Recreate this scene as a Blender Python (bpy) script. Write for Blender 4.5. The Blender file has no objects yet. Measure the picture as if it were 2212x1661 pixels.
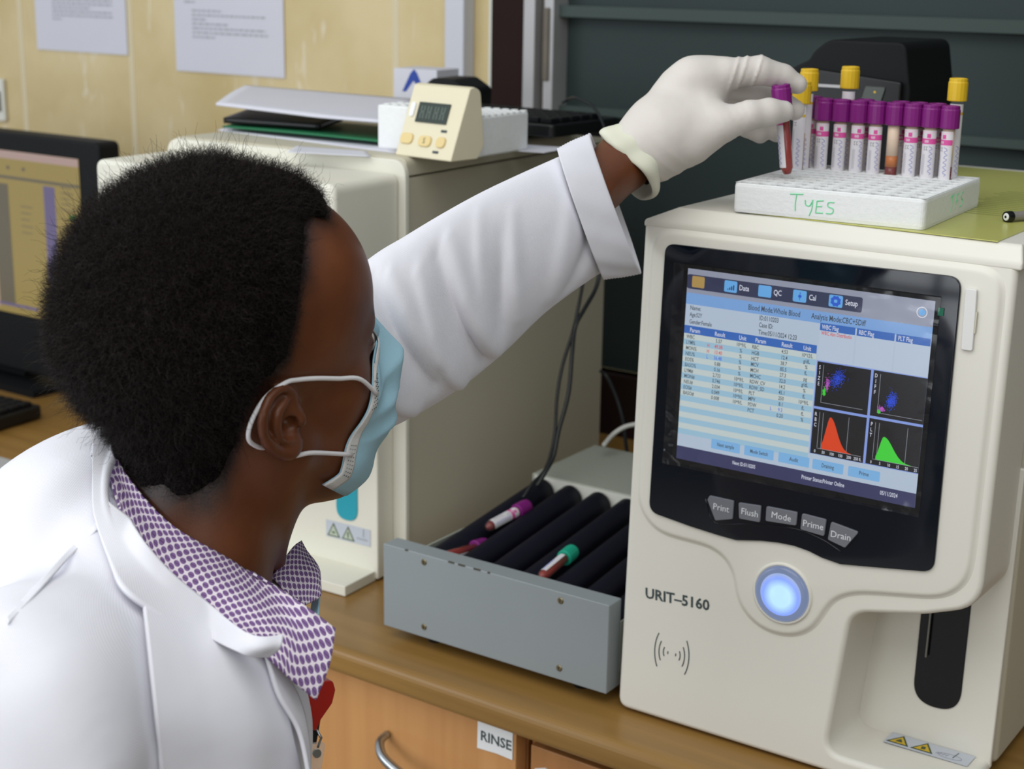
import bpy, math, random
import numpy as np
from mathutils import Matrix, Vector, Euler
rnd = random.Random(7); rng = np.random.RandomState(5)
scene = bpy.context.scene; COL = scene.collection

# ------------------------------------------------------------------ camera
FPX = 3357.0; CAMZ = 1.48; CT = 0.76            # focal length in px, camera height, counter height
def _axes(p, r, y):
    cy, sy, cp, sp, cr, sr = math.cos(y), math.sin(y), math.cos(p), math.sin(p), math.cos(r), math.sin(r)
    M = np.array([[cy, sy, 0], [0, 0, -1], [-sy, cy, 0]])
    return np.array([[cr, -sr, 0], [sr, cr, 0], [0, 0, 1]]) @ np.array([[1, 0, 0], [0, cp, -sp], [0, sp, cp]]) @ M
CM = _axes(math.radians(15.05), math.radians(.956), math.radians(35.0))
CAMO = np.array([0, 0, CAMZ])
def at(x, y, d):                                 # a point of the place seen at pixel x, y at distance d along the view axis
    return CM.T @ np.array([(x - 1106) / FPX * d, (y - 830.5) / FPX * d, d]) + CAMO
cam = bpy.data.cameras.new('camera'); cam.sensor_width = 36; cam.lens = FPX / 2212 * 36
cam.clip_start = .05; cam.clip_end = 60
co = bpy.data.objects.new('camera', cam); COL.objects.link(co); scene.camera = co
R3 = np.array([CM[0], -CM[1], -CM[2]]).T
co.matrix_world = Matrix.Translation(Vector(CAMO)) @ Matrix([list(r) for r in R3]).to_4x4()
cam.dof.use_dof = True; cam.dof.focus_distance = 1.20; cam.dof.aperture_fstop = 9.5

# ------------------------------------------------------------------ world, lights, exposure
scene.view_settings.view_transform = 'Standard'; scene.view_settings.look = 'None'
scene.view_settings.exposure = 0.0; scene.view_settings.gamma = 1.0; scene.view_settings.use_curve_mapping = False
w = bpy.data.worlds.new('world'); scene.world = w; w.use_nodes = True
bg = w.node_tree.nodes['Background']; bg.inputs[0].default_value = (.86, .93, 1.0, 1); bg.inputs[1].default_value = .64
def area(name, loc, target, sx, sy, power, col):
    l = bpy.data.lights.new(name, 'AREA'); l.shape = 'RECTANGLE'; l.size = sx; l.size_y = sy; l.energy = power; l.color = col
    o = bpy.data.objects.new(name, l); COL.objects.link(o); o.location = loc
    o.rotation_euler = (Vector(target) - Vector(loc)).to_track_quat('-Z', 'Y').to_euler(); return o
area('daylight_rear_window', (-1.45, -2.28, 1.25), (-1.45, 0, 1.25), 1.7, 2.0, 34, (.93, .96, 1.0))
area('daylight_left_window', (-2.9, -1.25, 1.95), (-.85, .65, 1.1), 1.8, 1.3, 30, (.90, .95, 1.0))
area('fill_light_right', (1.7, -1.1, 2.2), (-.9, 1.2, 1.2), 1.5, 1.2, 16, (.96, .98, 1.0))  # added fill, no window there: lifts the sleeve and right-hand sides
area('ceiling_light', (-.7, -.2, 2.75), (-.8, .4, 0), 2.4, 1.4, 30, (1.0, .98, .93))

# ------------------------------------------------------------------ materials
def lin(h):
    if isinstance(h, str): h = [int(h[i:i + 2], 16) / 255 for i in (0, 2, 4)]
    return tuple((c / 12.92 if c <= .04045 else ((c + .055) / 1.055) ** 2.4) for c in h) + (1,)
def mat(name, col, rough=.5, spec=.5, metal=0, emit=0, alpha=1, trans=0, sss=0, noise=0, nscale=40, bump=0, bscale=200, coat=0, ior=1.45, bdist=.001, detail=4):
    m = bpy.data.materials.new(name); m.use_nodes = True; nt = m.node_tree; b = nt.nodes['Principled BSDF']
    c = lin(col)
    b.inputs['Base Color'].default_value = c; b.inputs['Roughness'].default_value = rough
    b.inputs['Specular IOR Level'].default_value = spec; b.inputs['Metallic'].default_value = metal
    b.inputs['Transmission Weight'].default_value = trans; b.inputs['IOR'].default_value = ior
    b.inputs['Coat Weight'].default_value = coat
    if alpha < 1: b.inputs['Alpha'].default_value = alpha
    if sss: b.inputs['Subsurface Weight'].default_value = sss; b.inputs['Subsurface Scale'].default_value = .006
    if emit: b.inputs['Emission Color'].default_value = c; b.inputs['Emission Strength'].default_value = emit
    tc = nt.nodes.new('ShaderNodeTexCoord')
    if noise:
        n = nt.nodes.new('ShaderNodeTexNoise'); n.inputs['Scale'].default_value = nscale; n.inputs['Detail'].default_value = detail
        nt.links.new(tc.outputs['Object'], n.inputs['Vector'])
        mx = nt.nodes.new('ShaderNodeMixRGB'); mx.blend_type = 'MULTIPLY'; mx.inputs[1].default_value = c; mx.inputs[0].default_value = noise
        r = nt.nodes.new('ShaderNodeValToRGB'); r.color_ramp.elements[0].color = (.45, .45, .45, 1); r.color_ramp.elements[0].position = .3
        r.color_ramp.elements[1].position = .7
        nt.links.new(n.outputs[0], r.inputs[0]); nt.links.new(r.outputs[0], mx.inputs[2]); nt.links.new(mx.outputs[0], b.inputs['Base Color'])
    if bump:
        n2 = nt.nodes.new('ShaderNodeTexNoise'); n2.inputs['Scale'].default_value = bscale; n2.inputs['Detail'].default_value = 3
        nt.links.new(tc.outputs['Object'], n2.inputs['Vector'])
        bp = nt.nodes.new('ShaderNodeBump'); bp.inputs['Strength'].default_value = bump; bp.inputs['Distance'].default_value = bdist
        nt.links.new(n2.outputs[0], bp.inputs['Height']); nt.links.new(bp.outputs[0], b.inputs['Normal'])
    return m
M = {}
M['shell'] = mat('warm_white_plastic', 'dfdcd2', .42, .4, noise=.04, nscale=6)
M['shell2'] = mat('cream_plastic', 'dedccf', .45, .4, noise=.05, nscale=5)
M['shellside'] = mat('beige_painted_steel', 'c3beab', .55, .35, noise=.05, nscale=5)
M['bezel'] = mat('black_glossy_bezel', '0a111b', .05, .6)
M['key'] = mat('grey_key', '6e7078', .45)
M['white'] = mat('white_print', 'd8dade', .6)
M['ink'] = mat('dark_print', '3f4a4c', .6)
M['black'] = mat('black_plastic', '0c0d0f', .4)
M['blackm'] = mat('matt_black_plastic', '0d0f12', .6, .25, noise=.2)
M['slot'] = mat('slot_black', '080b12', .2)
M['teal'] = mat('teal_panel', '2a9db0', .35)
M['steelgrey'] = mat('grey_painted_metal', '8d9497', .42, .4, noise=.06, nscale=9)
M['steelgrey2'] = mat('grey_green_painted_metal', 'a2a69c', .45, .4, noise=.05, nscale=9)
M['roller'] = mat('navy_rubber', '0c0d1c', .6, .3, bump=.2, bscale=400)
M['screw'] = mat('screw_metal', '80765c', .35, .5, metal=.8)
M['foam'] = mat('white_foam', 'e6e8e8', .75, .3, bump=.5, bscale=260, noise=.06, nscale=160)
M['green'] = mat('green_marker', '7fd6a4', .7)
M['purple'] = mat('purple_cap', '7a1a72', .35, .5)
M['yellow'] = mat('yellow_cap', 'd8b224', .4, .5)
M['tealcap'] = mat('green_cap', '1aa587', .4)
M['glass'] = mat('tube_plastic', 'f4f0ee', .05, .35, alpha=.04)
M['label'] = mat('tube_label', 'dcd9de', .6)
M['pink'] = mat('pink_print', 'd8529e', .6)
M['pinktop'] = mat('pale_pink_print', 'ecc9dc', .6)
M['blood'] = mat('dark_blood', '6a1210', .25)
M['bloodr'] = mat('red_blood', '8c1d14', .25)
M['serum'] = mat('serum', 'ad7a26', .3)
M['serum2'] = mat('orange_serum', 'b86828', .3)
M['plasma'] = mat('cloudy_plasma', 'e0c8b0', .4)
M['paper'] = mat('white_paper', 'd2d2dc', .7, noise=.03, nscale=20)
M['paperprint'] = mat('grey_print', '9a9aa4', .7)
M['gpaper'] = mat('pale_green_paper', 'bcbc68', .28, .5)
M['gprint'] = mat('green_print', '8c9150', .5)
M['darkgreen'] = mat('green_folder', '1c6a44', .5)
M['cream'] = mat('cream_timer', 'dcd4b8', .45)
M['creambtn'] = mat('yellow_button', 'dcc68c', .5)
M['lcd'] = mat('lcd', '39413c', .2)
M['lcdseg'] = mat('lcd_segment', '5b6860', .4)
M['chrome'] = mat('brushed_metal', 'aeb2b4', .28, metal=1)
M['white_gloss'] = mat('white_gloss', 'e8e9ea', .4)
M['trunk'] = mat('white_trunking', 'c9cbd4', .5)
M['darkwood'] = mat('dark_brown_wood', '2b1d1b', .8, .15, noise=.3, nscale=12)
M['alu'] = mat('aluminium_frame', 'b0afb0', .45, metal=.35, noise=.25, nscale=9)
M['alud'] = mat('weathered_grey', '6c655a', .6, noise=.4, nscale=20)
M['board'] = mat('dark_green_glass', '323d3d', .55, .25, noise=.18, nscale=3)
M['boardline'] = mat('green_grey_rail', '46524f', .7, .2)
M['white_tape'] = mat('off_white', 'dadbd2', .6)
M['cable'] = mat('black_cable', '14181a', .45)
M['wcable'] = mat('white_cable', 'c8c8c4', .5)
M['red'] = mat('red_plastic', 'a51208', .18, .6, coat=.5)
M['clear'] = mat('clear_vinyl', 'd8d4cc', .15, .5, alpha=.35)
M['mask'] = mat('blue_nonwoven', 'a6cfe0', .8, .2, bump=.25, bscale=900, sss=.1)
M['maskw'] = mat('white_nonwoven', 'dcdcda', .8, .2, bump=.4, bscale=700)
M['loop'] = mat('white_elastic', 'e8e6e8', .8, .2)
M['glovem'] = mat('latex_glove', 'd0cac4', .55, .4, sss=.15, bump=.15, bscale=120, bdist=.002)
M['cuffm'] = mat('latex_cuff', 'd8d6c4', .55, .4, sss=.1)
M['hair'] = mat('black_hair', '1d1512', .55, .3)
M['hairc'] = mat('black_hair_mass', '0d0a09', .9, .1, bump=1, bscale=260, bdist=.004)
M['eyew'] = mat('eye_white', 'd8d0c8', .2); M['iris'] = mat('dark_iris', '1a0f0a', .15)
M['shirtdark'] = mat('dark_inside', '2a2024', .8)
M['label_bg'] = mat('silver_label', 'bcc2cc', .45)
M['warny'] = mat('warning_yellow', 'c9a820', .5); M['warnd'] = mat('warning_border', '3a4a24', .5); M['warnp'] = mat('pale_warning', 'b4bfae', .5)
M['bluemark'] = mat('blue_mark', '1b3f9c', .5)
M['floor'] = mat('floor_vinyl', '8a8378', .5, noise=.1, nscale=3)
M['rearw'] = mat('rear_wall_paint', '8c8676', .8)
M['usb'] = mat('white_usb', 'dcdcda', .45)
M['tapeg'] = mat('green_tape', '0c6048', .6)
M['chip'] = mat('chipped_edge', '4a463c', .8)
def glow(name, col, s=1.0):
    m = bpy.data.materials.new(name); m.use_nodes = True; nt = m.node_tree; b = nt.nodes['Principled BSDF']
    c = lin(col); b.inputs['Base Color'].default_value = (.01, .01, .01, 1); b.inputs['Roughness'].default_value = .25
    b.inputs['Emission Color'].default_value = c; b.inputs['Emission Strength'].default_value = s; return m
def wood(name, c1, c2, axis, sc):
    m = mat(name, c1, .32, .5); nt = m.node_tree; b = nt.nodes['Principled BSDF']
    tc = nt.nodes.new('ShaderNodeTexCoord'); mp = nt.nodes.new('ShaderNodeMapping')
    s = [sc, sc, sc]; s[axis] = sc * .05; mp.inputs['Scale'].default_value = s
    n = nt.nodes.new('ShaderNodeTexNoise'); n.inputs['Scale'].default_value = 1; n.inputs['Detail'].default_value = 5
    r = nt.nodes.new('ShaderNodeValToRGB'); r.color_ramp.elements[0].color = lin(c2); r.color_ramp.elements[1].color = lin(c1)
    r.color_ramp.elements[0].position = .35; r.color_ramp.elements[1].position = .65
    nt.links.new(tc.outputs['Object'], mp.inputs[0]); nt.links.new(mp.outputs[0], n.inputs['Vector'])
    nt.links.new(n.outputs[0], r.inputs[0]); nt.links.new(r.outputs[0], b.inputs['Base Color']); return m
M['top'] = wood('counter_laminate', '94703a', '866432', 0, 60)
M['door'] = wood('beech_front', 'c8935c', 'bd8752', 2, 45)
M['doord'] = wood('beech_front_dark', 'b27c4a', 'a87444', 2, 45)
def wallmat():
    m = mat('yellow_marbled_paint', 'dccda8', .6, .3); nt = m.node_tree; b = nt.nodes['Principled BSDF']; L = nt.links
    tc = nt.nodes.new('ShaderNodeTexCoord')
    n = nt.nodes.new('ShaderNodeTexNoise'); n.inputs['Scale'].default_value = 5; n.inputs['Detail'].default_value = 6
    r = nt.nodes.new('ShaderNodeValToRGB'); r.color_ramp.elements[0].color = lin('c6b281'); r.color_ramp.elements[1].color = lin('d8c79c')
    r.color_ramp.elements[0].position = .35; r.color_ramp.elements[1].position = .65
    L.new(tc.outputs['Object'], n.inputs['Vector']); L.new(n.outputs[0], r.inputs[0])
    # short pale brush marks
    mp = nt.nodes.new('ShaderNodeMapping'); mp.inputs['Rotation'].default_value = (0, .5, 0); mp.inputs['Scale'].default_value = (30, 30, 9)
    n2 = nt.nodes.new('ShaderNodeTexNoise'); n2.inputs['Scale'].default_value = 1; n2.inputs['Detail'].default_value = 2; n2.inputs['Distortion'].default_value = .8
    r2 = nt.nodes.new('ShaderNodeValToRGB'); r2.color_ramp.elements[0].position = .63; r2.color_ramp.elements[1].position = .72
    L.new(tc.outputs['Object'], mp.inputs[0]); L.new(mp.outputs[0], n2.inputs['Vector']); L.new(n2.outputs[0], r2.inputs[0])
    mx = nt.nodes.new('ShaderNodeMixRGB'); mx.inputs[2].default_value = lin('e6ddc8')
    mu = nt.nodes.new('ShaderNodeMath'); mu.operation = 'MULTIPLY'; mu.inputs[1].default_value = .6
    L.new(r2.outputs[0], mu.inputs[0]); L.new(mu.outputs[0], mx.inputs[0]); L.new(r.outputs[0], mx.inputs[1]); L.new(mx.outputs[0], b.inputs['Base Color'])
    return m
M['wall'] = wallmat()
def fabric(name, col, scale=2600, strength=.25, sss=0, soft=.0):
    m = mat(name, col, .85, .2); nt = m.node_tree; b = nt.nodes['Principled BSDF']; L = nt.links
    b.inputs['Sheen Weight'].default_value = .15
    tc = nt.nodes.new('ShaderNodeTexCoord')
    wv = nt.nodes.new('ShaderNodeTexWave'); wv.inputs['Scale'].default_value = scale / 6; wv.wave_type = 'BANDS'; wv.bands_direction = 'DIAGONAL'
    L.new(tc.outputs['Object'], wv.inputs['Vector'])
    bp = nt.nodes.new('ShaderNodeBump'); bp.inputs['Strength'].default_value = strength; bp.inputs['Distance'].default_value = .0003
    n = nt.nodes.new('ShaderNodeTexNoise'); n.inputs['Scale'].default_value = 9; n.inputs['Detail'].default_value = 3
    L.new(tc.outputs['Object'], n.inputs['Vector'])
    bp2 = nt.nodes.new('ShaderNodeBump'); bp2.inputs['Strength'].default_value = .25; bp2.inputs['Distance'].default_value = .012
    L.new(n.outputs[0], bp2.inputs['Height']); L.new(bp2.outputs[0], bp.inputs['Normal'])
    L.new(wv.outputs[0], bp.inputs['Height']); L.new(bp.outputs[0], b.inputs['Normal']); return m
M['coat'] = fabric('white_twill', 'dedee6')
def dots():
    m = mat('purple_dot_cotton', 'dcd2dc', .8, .2); nt = m.node_tree; b = nt.nodes['Principled BSDF']; L = nt.links
    uv = nt.nodes.new('ShaderNodeTexCoord'); sx = nt.nodes.new('ShaderNodeSeparateXYZ'); L.new(uv.outputs['UV'], sx.inputs[0])
    def math_(op, a, bb=None, c=None):
        n = nt.nodes.new('ShaderNodeMath'); n.operation = op
        for i, v in enumerate((a, bb, c)):
            if v is None: continue
            if isinstance(v, (int, float)): n.inputs[i].default_value = v
            else: L.new(v, n.inputs[i])
        return n.outputs[0]
    P = .0080
    u = math_('DIVIDE', sx.outputs[0], P); v = math_('DIVIDE', sx.outputs[1], P)
    def dist(du, dv):
        a = math_('SUBTRACT', math_('FRACT', math_('ADD', u, du)), .5); c = math_('SUBTRACT', math_('FRACT', math_('ADD', v, dv)), .5)
        return math_('SQRT', math_('ADD', math_('MULTIPLY', a, a), math_('MULTIPLY', c, c))), c
    d1, c1 = dist(0, 0); d2, c2 = dist(.5, .5)
    d = math_('MINIMUM', d1, d2)
    ins = math_('LESS_THAN', d, .305)
    sl = math_('LESS_THAN', math_('MINIMUM', math_('ADD', math_('ABSOLUTE', c1), math_('GREATER_THAN', d1, .3)), math_('ADD', math_('ABSOLUTE', c2), math_('GREATER_THAN', d2, .3))), .035)
    mx = nt.nodes.new('ShaderNodeMixRGB'); mx.inputs[1].default_value = lin('e2d9e2'); mx.inputs[2].default_value = lin('7d6092'); L.new(ins, mx.inputs[0])
    mx2 = nt.nodes.new('ShaderNodeMixRGB'); L.new(sl, mx2.inputs[0]); L.new(mx.outputs[0], mx2.inputs[1]); mx2.inputs[2].default_value = lin('553e66')
    L.new(mx2.outputs[0], b.inputs['Base Color']); return m
M['dots'] = dots()
def skin():
    m = mat('brown_skin', '7a4828', .45, .5, sss=.05); nt = m.node_tree; b = nt.nodes['Principled BSDF']; L = nt.links
    b.inputs['Subsurface Radius'].default_value = (1, .35, .2)
    tc = nt.nodes.new('ShaderNodeTexCoord')
    n = nt.nodes.new('ShaderNodeTexNoise'); n.inputs['Scale'].default_value = 22; n.inputs['Detail'].default_value = 5
    r = nt.nodes.new('ShaderNodeValToRGB'); r.color_ramp.elements[0].color = lin('572e17'); r.color_ramp.elements[1].color = lin('6c3c20')
    r.color_ramp.elements[0].position = .3; r.color_ramp.elements[1].position = .7
    L.new(tc.outputs['Object'], n.inputs['Vector']); L.new(n.outputs[0], r.inputs[0])
    at_ = nt.nodes.new('ShaderNodeAttribute'); at_.attribute_name = 'stubble'
    n3 = nt.nodes.new('ShaderNodeTexNoise'); n3.inputs['Scale'].default_value = 900; n3.inputs['Detail'].default_value = 2
    L.new(tc.outputs['Object'], n3.inputs['Vector'])
    mu = nt.nodes.new('ShaderNodeMath'); mu.operation = 'MULTIPLY_ADD'; L.new(n3.outputs[0], mu.inputs[0]); mu.inputs[1].default_value = .9; mu.inputs[2].default_value = .45
    mm = nt.nodes.new('ShaderNodeMath'); mm.operation = 'MULTIPLY'; mm.use_clamp = True; L.new(mu.outputs[0], mm.inputs[0]); L.new(at_.outputs['Fac'], mm.inputs[1])
    mx = nt.nodes.new('ShaderNodeMixRGB'); L.new(mm.outputs[0], mx.inputs[0]); L.new(r.outputs[0], mx.inputs[1]); mx.inputs[2].default_value = lin('160e0c')
    L.new(mx.outputs[0], b.inputs['Base Color'])
    n2 = nt.nodes.new('ShaderNodeTexNoise'); n2.inputs['Scale'].default_value = 700
    L.new(tc.outputs['Object'], n2.inputs['Vector'])
    bp = nt.nodes.new('ShaderNodeBump'); bp.inputs['Strength'].default_value = .12; bp.inputs['Distance'].default_value = .0006
    L.new(n2.outputs[0], bp.inputs['Height']); L.new(bp.outputs[0], b.inputs['Normal']); return m
M['skin'] = skin()

# ------------------------------------------------------------------ mesh helpers
def tag(o, label=None, cat=None, group=None, kind=None):
    if label: o['label'] = label
    if cat: o['category'] = cat
    if group: o['group'] = group
    if kind: o['kind'] = kind
    return o
def thing(name, loc, rz=0, label=None, cat=None, group=None, rot=None):
    o = bpy.data.objects.new(name, None); COL.objects.link(o); o.location = loc
    o.rotation_euler = rot if rot else (0, 0, rz); o.empty_display_size = .02
    return tag(o, label, cat, group)
class MB:
    def __init__(s): s.v = []; s.f = []; s.m = []
    def add(s, vs, fs, m=0):
        n = len(s.v); s.v += [tuple(map(float, v)) for v in vs]; s.f += [tuple(i + n for i in f) for f in fs]; s.m += [m] * len(fs); return s
    def box(s, a, b, m=0):
        x0, y0, z0 = a; x1, y1, z1 = b
        return s.add([(x0, y0, z0), (x1, y0, z0), (x1, y1, z0), (x0, y1, z0), (x0, y0, z1), (x1, y0, z1), (x1, y1, z1), (x0, y1, z1)],
                     [(0, 3, 2, 1), (4, 5, 6, 7), (0, 1, 5, 4), (1, 2, 6, 5), (2, 3, 7, 6), (3, 0, 4, 7)], m)
    def prism(s, pts, y0, y1, m=0, axis='y'):        # outline in (x, z), pushed along y; or axis z: outline (x, y)
        n = len(pts)
        f3 = (lambda p, t: (p[0], t, p[1])) if axis == 'y' else ((lambda p, t: (p[0], p[1], t)) if axis == 'z' else (lambda p, t: (t, p[0], p[1])))
        vs = [f3(p, y0) for p in pts] + [f3(p, y1) for p in pts]
        fs = [tuple(range(n)), tuple(range(2 * n - 1, n - 1, -1))] + [(i, i + n, (i + 1) % n + n, (i + 1) % n) for i in range(n)]
        return s.add(vs, fs, m)
    def tube(s, path, r, n=8, m=0, cap=True):
        P = [np.array(p, float) for p in path]; k = len(P); rs = r if hasattr(r, '__len__') else [r] * k
        up = None; vs = []
        for i in range(k):
            t = P[min(i + 1, k - 1)] - P[max(i - 1, 0)]; t /= np.linalg.norm(t) + 1e-12
            if up is None: up = np.cross(t, [0, 0, 1.0]); 
            if np.linalg.norm(up) < 1e-3: up = np.cross(t, [0, 1.0, 0])
            a = up - t * (up @ t); a /= np.linalg.norm(a) + 1e-12; up = a; b = np.cross(t, a)
            for j in range(n):
                q = 2 * math.pi * j / n; vs.append(P[i] + rs[i] * (math.cos(q) * a + math.sin(q) * b))
        fs = [(i * n + j, i * n + (j + 1) % n, (i + 1) * n + (j + 1) % n, (i + 1) * n + j) for i in range(k - 1) for j in range(n)]
        if cap: fs += [tuple(range(n - 1, -1, -1)), tuple(range((k - 1) * n, k * n))]
        return s.add(vs, fs, m)
    def lathe(s, prof, n=20, c=(0, 0, 0), m=0, axis='z'):   # prof: (r, h)
        vs = []
        for r, h in prof:
            for j in range(n):
                q = 2 * math.pi * j / n; p = (r * math.cos(q), r * math.sin(q), h)
                if axis == 'y': p = (p[0], h, p[1])
                if axis == 'x': p = (h, p[0], p[1])
                vs.append((p[0] + c[0], p[1] + c[1], p[2] + c[2]))
        k = len(prof)
        fs = [(i * n + j, i * n + (j + 1) % n, (i + 1) * n + (j + 1) % n, (i + 1) * n + j) for i in range(k - 1) for j in range(n)]
        fs += [tuple(range(n - 1, -1, -1)), tuple(range((k - 1) * n, k * n))]
        return s.add(vs, fs, m)
    def build(s, name, mats, parent=None, bevel=0, seg=3, smooth=False, mw=None, label=None, loc=None, rot=None, subd=0, solid=0):
        me = bpy.data.meshes.new(name); me.from_pydata(s.v, [], s.f); me.validate()
        if not isinstance(mats, (list, tuple)): mats = [mats]
        for x in mats: me.materials.append(M[x] if isinstance(x, str) else x)
        if len(me.polygons) == len(s.m): me.polygons.foreach_set('material_index', s.m)
        import bmesh
        bm = bmesh.new(); bm.from_mesh(me); bmesh.ops.recalc_face_normals(bm, faces=bm.faces); bm.to_mesh(me); bm.free()
        o = bpy.data.objects.new(name, me); COL.objects.link(o)
        if parent: o.parent = parent
        if mw is not None: o.matrix_local = mw
        if loc is not None: o.location = loc
        if rot is not None: o.rotation_euler = rot
        if solid: x = o.modifiers.new('solid', 'SOLIDIFY'); x.thickness = solid; x.offset = 0
        if bevel:
            x = o.modifiers.new('bevel', 'BEVEL'); x.width = bevel; x.segments = seg; x.limit_method = 'ANGLE'; x.angle_limit = math.radians(32)
            x.harden_normals = False
        if subd: x = o.modifiers.new('sub', 'SUBSURF'); x.levels = subd; x.render_levels = subd
        if smooth or bevel: me.polygons.foreach_set('use_smooth', [True] * len(me.polygons)); 
        if bevel:
            x = o.modifiers.new('wn', 'WEIGHTED_NORMAL'); x.keep_sharp = False
        if label: o['label'] = label
        return o
def rpoly(pts, rad, n=6):                            # polygon with rounded corners
    out = []; k = len(pts)
    rs = rad if hasattr(rad, '__len__') else [rad] * k
    for i in range(k):
        p = np.array(pts[i], float); a = np.array(pts[i - 1], float) - p; b = np.array(pts[(i + 1) % k], float) - p
        r = rs[i]
        if r <= 0: out.append(tuple(p)); continue
        la, lb = np.linalg.norm(a), np.linalg.norm(b); a /= la; b /= lb
        ang = math.acos(max(-1, min(1, a @ b))); d = min(r / math.tan(ang / 2), la * .49, lb * .49)
        p0, p1 = p + a * d, p + b * d
        for j in range(n + 1):
            t = j / n; out.append(tuple((1 - t) ** 2 * p0 + 2 * t * (1 - t) * p + t * t * p1))
    return out
def catmull(P, n):
    P = np.array(P, float); k = len(P); Q = np.vstack([2 * P[0] - P[1], P, 2 * P[-1] - P[-2]])
    out = []
    for t in np.linspace(0, k - 1, n):
        i = min(int(t), k - 2); u = t - i; a, b, c, d = Q[i], Q[i + 1], Q[i + 2], Q[i + 3]
        out.append(.5 * ((2 * b) + (-a + c) * u + (2 * a - 5 * b + 4 * c - d) * u * u + (-a + 3 * b - 3 * c + d) * u ** 3))
    return np.array(out)
_txt = {}
def text_geo(s, size, bold=0):
    key = (s, bold)
    if key not in _txt:
        cu = bpy.data.curves.new('t', 'FONT'); cu.body = s; cu.size = 1; cu.resolution_u = 2; cu.offset = bold
        o = bpy.data.objects.new('t', cu); COL.objects.link(o); dg = bpy.context.evaluated_depsgraph_get(); dg.update()
        me = o.evaluated_get(dg).to_mesh(); vs = [(v.co.x, v.co.y) for v in me.vertices]; fs = [tuple(p.vertices) for p in me.polygons]
        _txt[key] = (vs, fs); bpy.data.objects.remove(o); bpy.data.curves.remove(cu)
    return _txt[key]
def add_text(mb, s, x, z, size, y, m=0, align='l', bold=0, xs=1.0, rot=0, plane='xz'):
    vs, fs = text_geo(s, 1, bold)
    if not vs: return
    wd = max(v[0] for v in vs) * size * xs; ox = {'l': 0, 'c': -wd / 2, 'r': -wd}[align]
    c, sn = math.cos(rot), math.sin(rot); out = []
    for v in vs:
        a, b = v[0] * size * xs + ox, v[1] * size; a, b = a * c - b * sn, a * sn + b * c
        out.append((x + a, y, z + b) if plane == 'xz' else (x + a, z + b, y))
    mb.add(out, fs, m)
def frame_mat(loc, rz, lean=0):
    return Matrix.Translation(loc) @ Matrix.Rotation(rz, 4, 'Z') @ Matrix.Rotation(-lean, 4, 'X')
rad = math.radians
def local(o, rz):                                    # world point -> coordinates of a thing standing at o, turned by rz
    c, s = math.cos(rz), math.sin(rz); o = np.array(o, float)
    return lambda p: np.array([(p[0] - o[0]) * c + (p[1] - o[1]) * s, -(p[0] - o[0]) * s + (p[1] - o[1]) * c, p[2] - o[2]])

# ------------------------------------------------------------------ the room
def room():
    st = lambda mb, name, mats, **k: tag(mb.build(name, mats, **k), kind='structure')
    WY = 2.05
    st(MB().box((-4.4, -2.5, -.05), (2.4, 2.2, 0)), 'floor', 'floor')
    mb = MB(); mb.box((-4.4, WY, 0), (-1.4834, WY + .12, 3.0)); mb.box((-1.4834, WY, 0), (2.4, WY + .12, .86), 0)
    # tile joints of the painted wall
    for x in (-2.99, -2.665, -2.34, -2.015, -1.69): mb.box((x, WY - .0006, .7), (x + .014, WY, 3.0), 1)
    st(mb, 'wall_back', ['wall', mat('pale_joint', 'd6c9a8', .6)])
    # ragged pale edge between paint and door frame
    e = [(-1.4834, .86)] + [(-1.4715 + .004 * math.sin(i * 2.1) + .003 * math.sin(i * 5.3), .86 + i * .09) for i in range(24)] + [(-1.4834, 2.95)]
    st(MB().prism([(-1.489, .86)] + e[1:-1] + [(-1.489, 2.95)], WY - .004, WY), 'trim_1', 'white_tape')
    st(MB().box((-1.4790, WY - .012, .86), (-1.4117, WY + .05, 3.0)).box((-1.4790, WY - .012, .70), (-.2, WY + .02, .86)), 'trim_2', 'darkwood', bevel=.002)
    mb = MB(); mb.box((-1.4117, WY - .02, .86), (-1.390, WY + .05, 3.0), 0); mb.box((-1.390, WY, .86), (-1.373, WY + .05, 3.0), 1)
    mb.box((-1.373, WY - .02, .86), (-1.3552, WY + .05, 3.0), 0); mb.box((-1.372, WY - .024, 1.31), (-1.362, WY - .016, 1.42), 1)
    st(mb, 'window_frame', ['alu', 'alud'], bevel=.0015).name = 'window_1'
    mb = MB(); mb.box((-1.3552, WY + .02, .86), (2.3, WY + .04, 3.0), 0)
    mb.box((-1.3552, WY - .005, CT + .647), (2.3, WY + .03, CT + .664), 1); mb.box((-1.3552, WY + .0, CT + .50), (2.3, WY + .03, CT + .512), 1)
    st(mb, 'window_2', ['board', 'boardline'])
    # rear wall with the barred window that lights the bench
    mb = MB(); y0, y1 = -2.42, -2.32
    mb.box((-4.4, y0, 0), (-2.3, y1, 3)).box((-.6, y0, 0), (2.4, y1, 3)).box((-2.3, y0, 0), (-.6, y1, .25)).box((-2.3, y0, 2.25), (-.6, y1, 3))
    st(mb, 'wall_rear', 'rearw')
    mb = MB()
    for i in range(10): mb.box((-2.3 + i * .189 - .010, -2.26, .25), (-2.3 + i * .189 + .010, -2.24, 2.25))
    for z in (.25, .42, .59, .76, .93, 1.25, 1.58, 1.92, 2.25): mb.box((-2.3, -2.265, z - .012), (-.6, -2.24, z + .012))
    st(mb, 'window_3', 'blackm')
    st(MB().box((2.4, -2.5, 0), (2.5, 2.2, 3.0)), 'wall_right', 'rearw')
    # surface trunking
    st(MB().box((-1.5580, WY - .030, CT + .2), (-1.5200, WY, 3.0)), 'trim_3', 'trunk', bevel=.002)
room()

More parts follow.
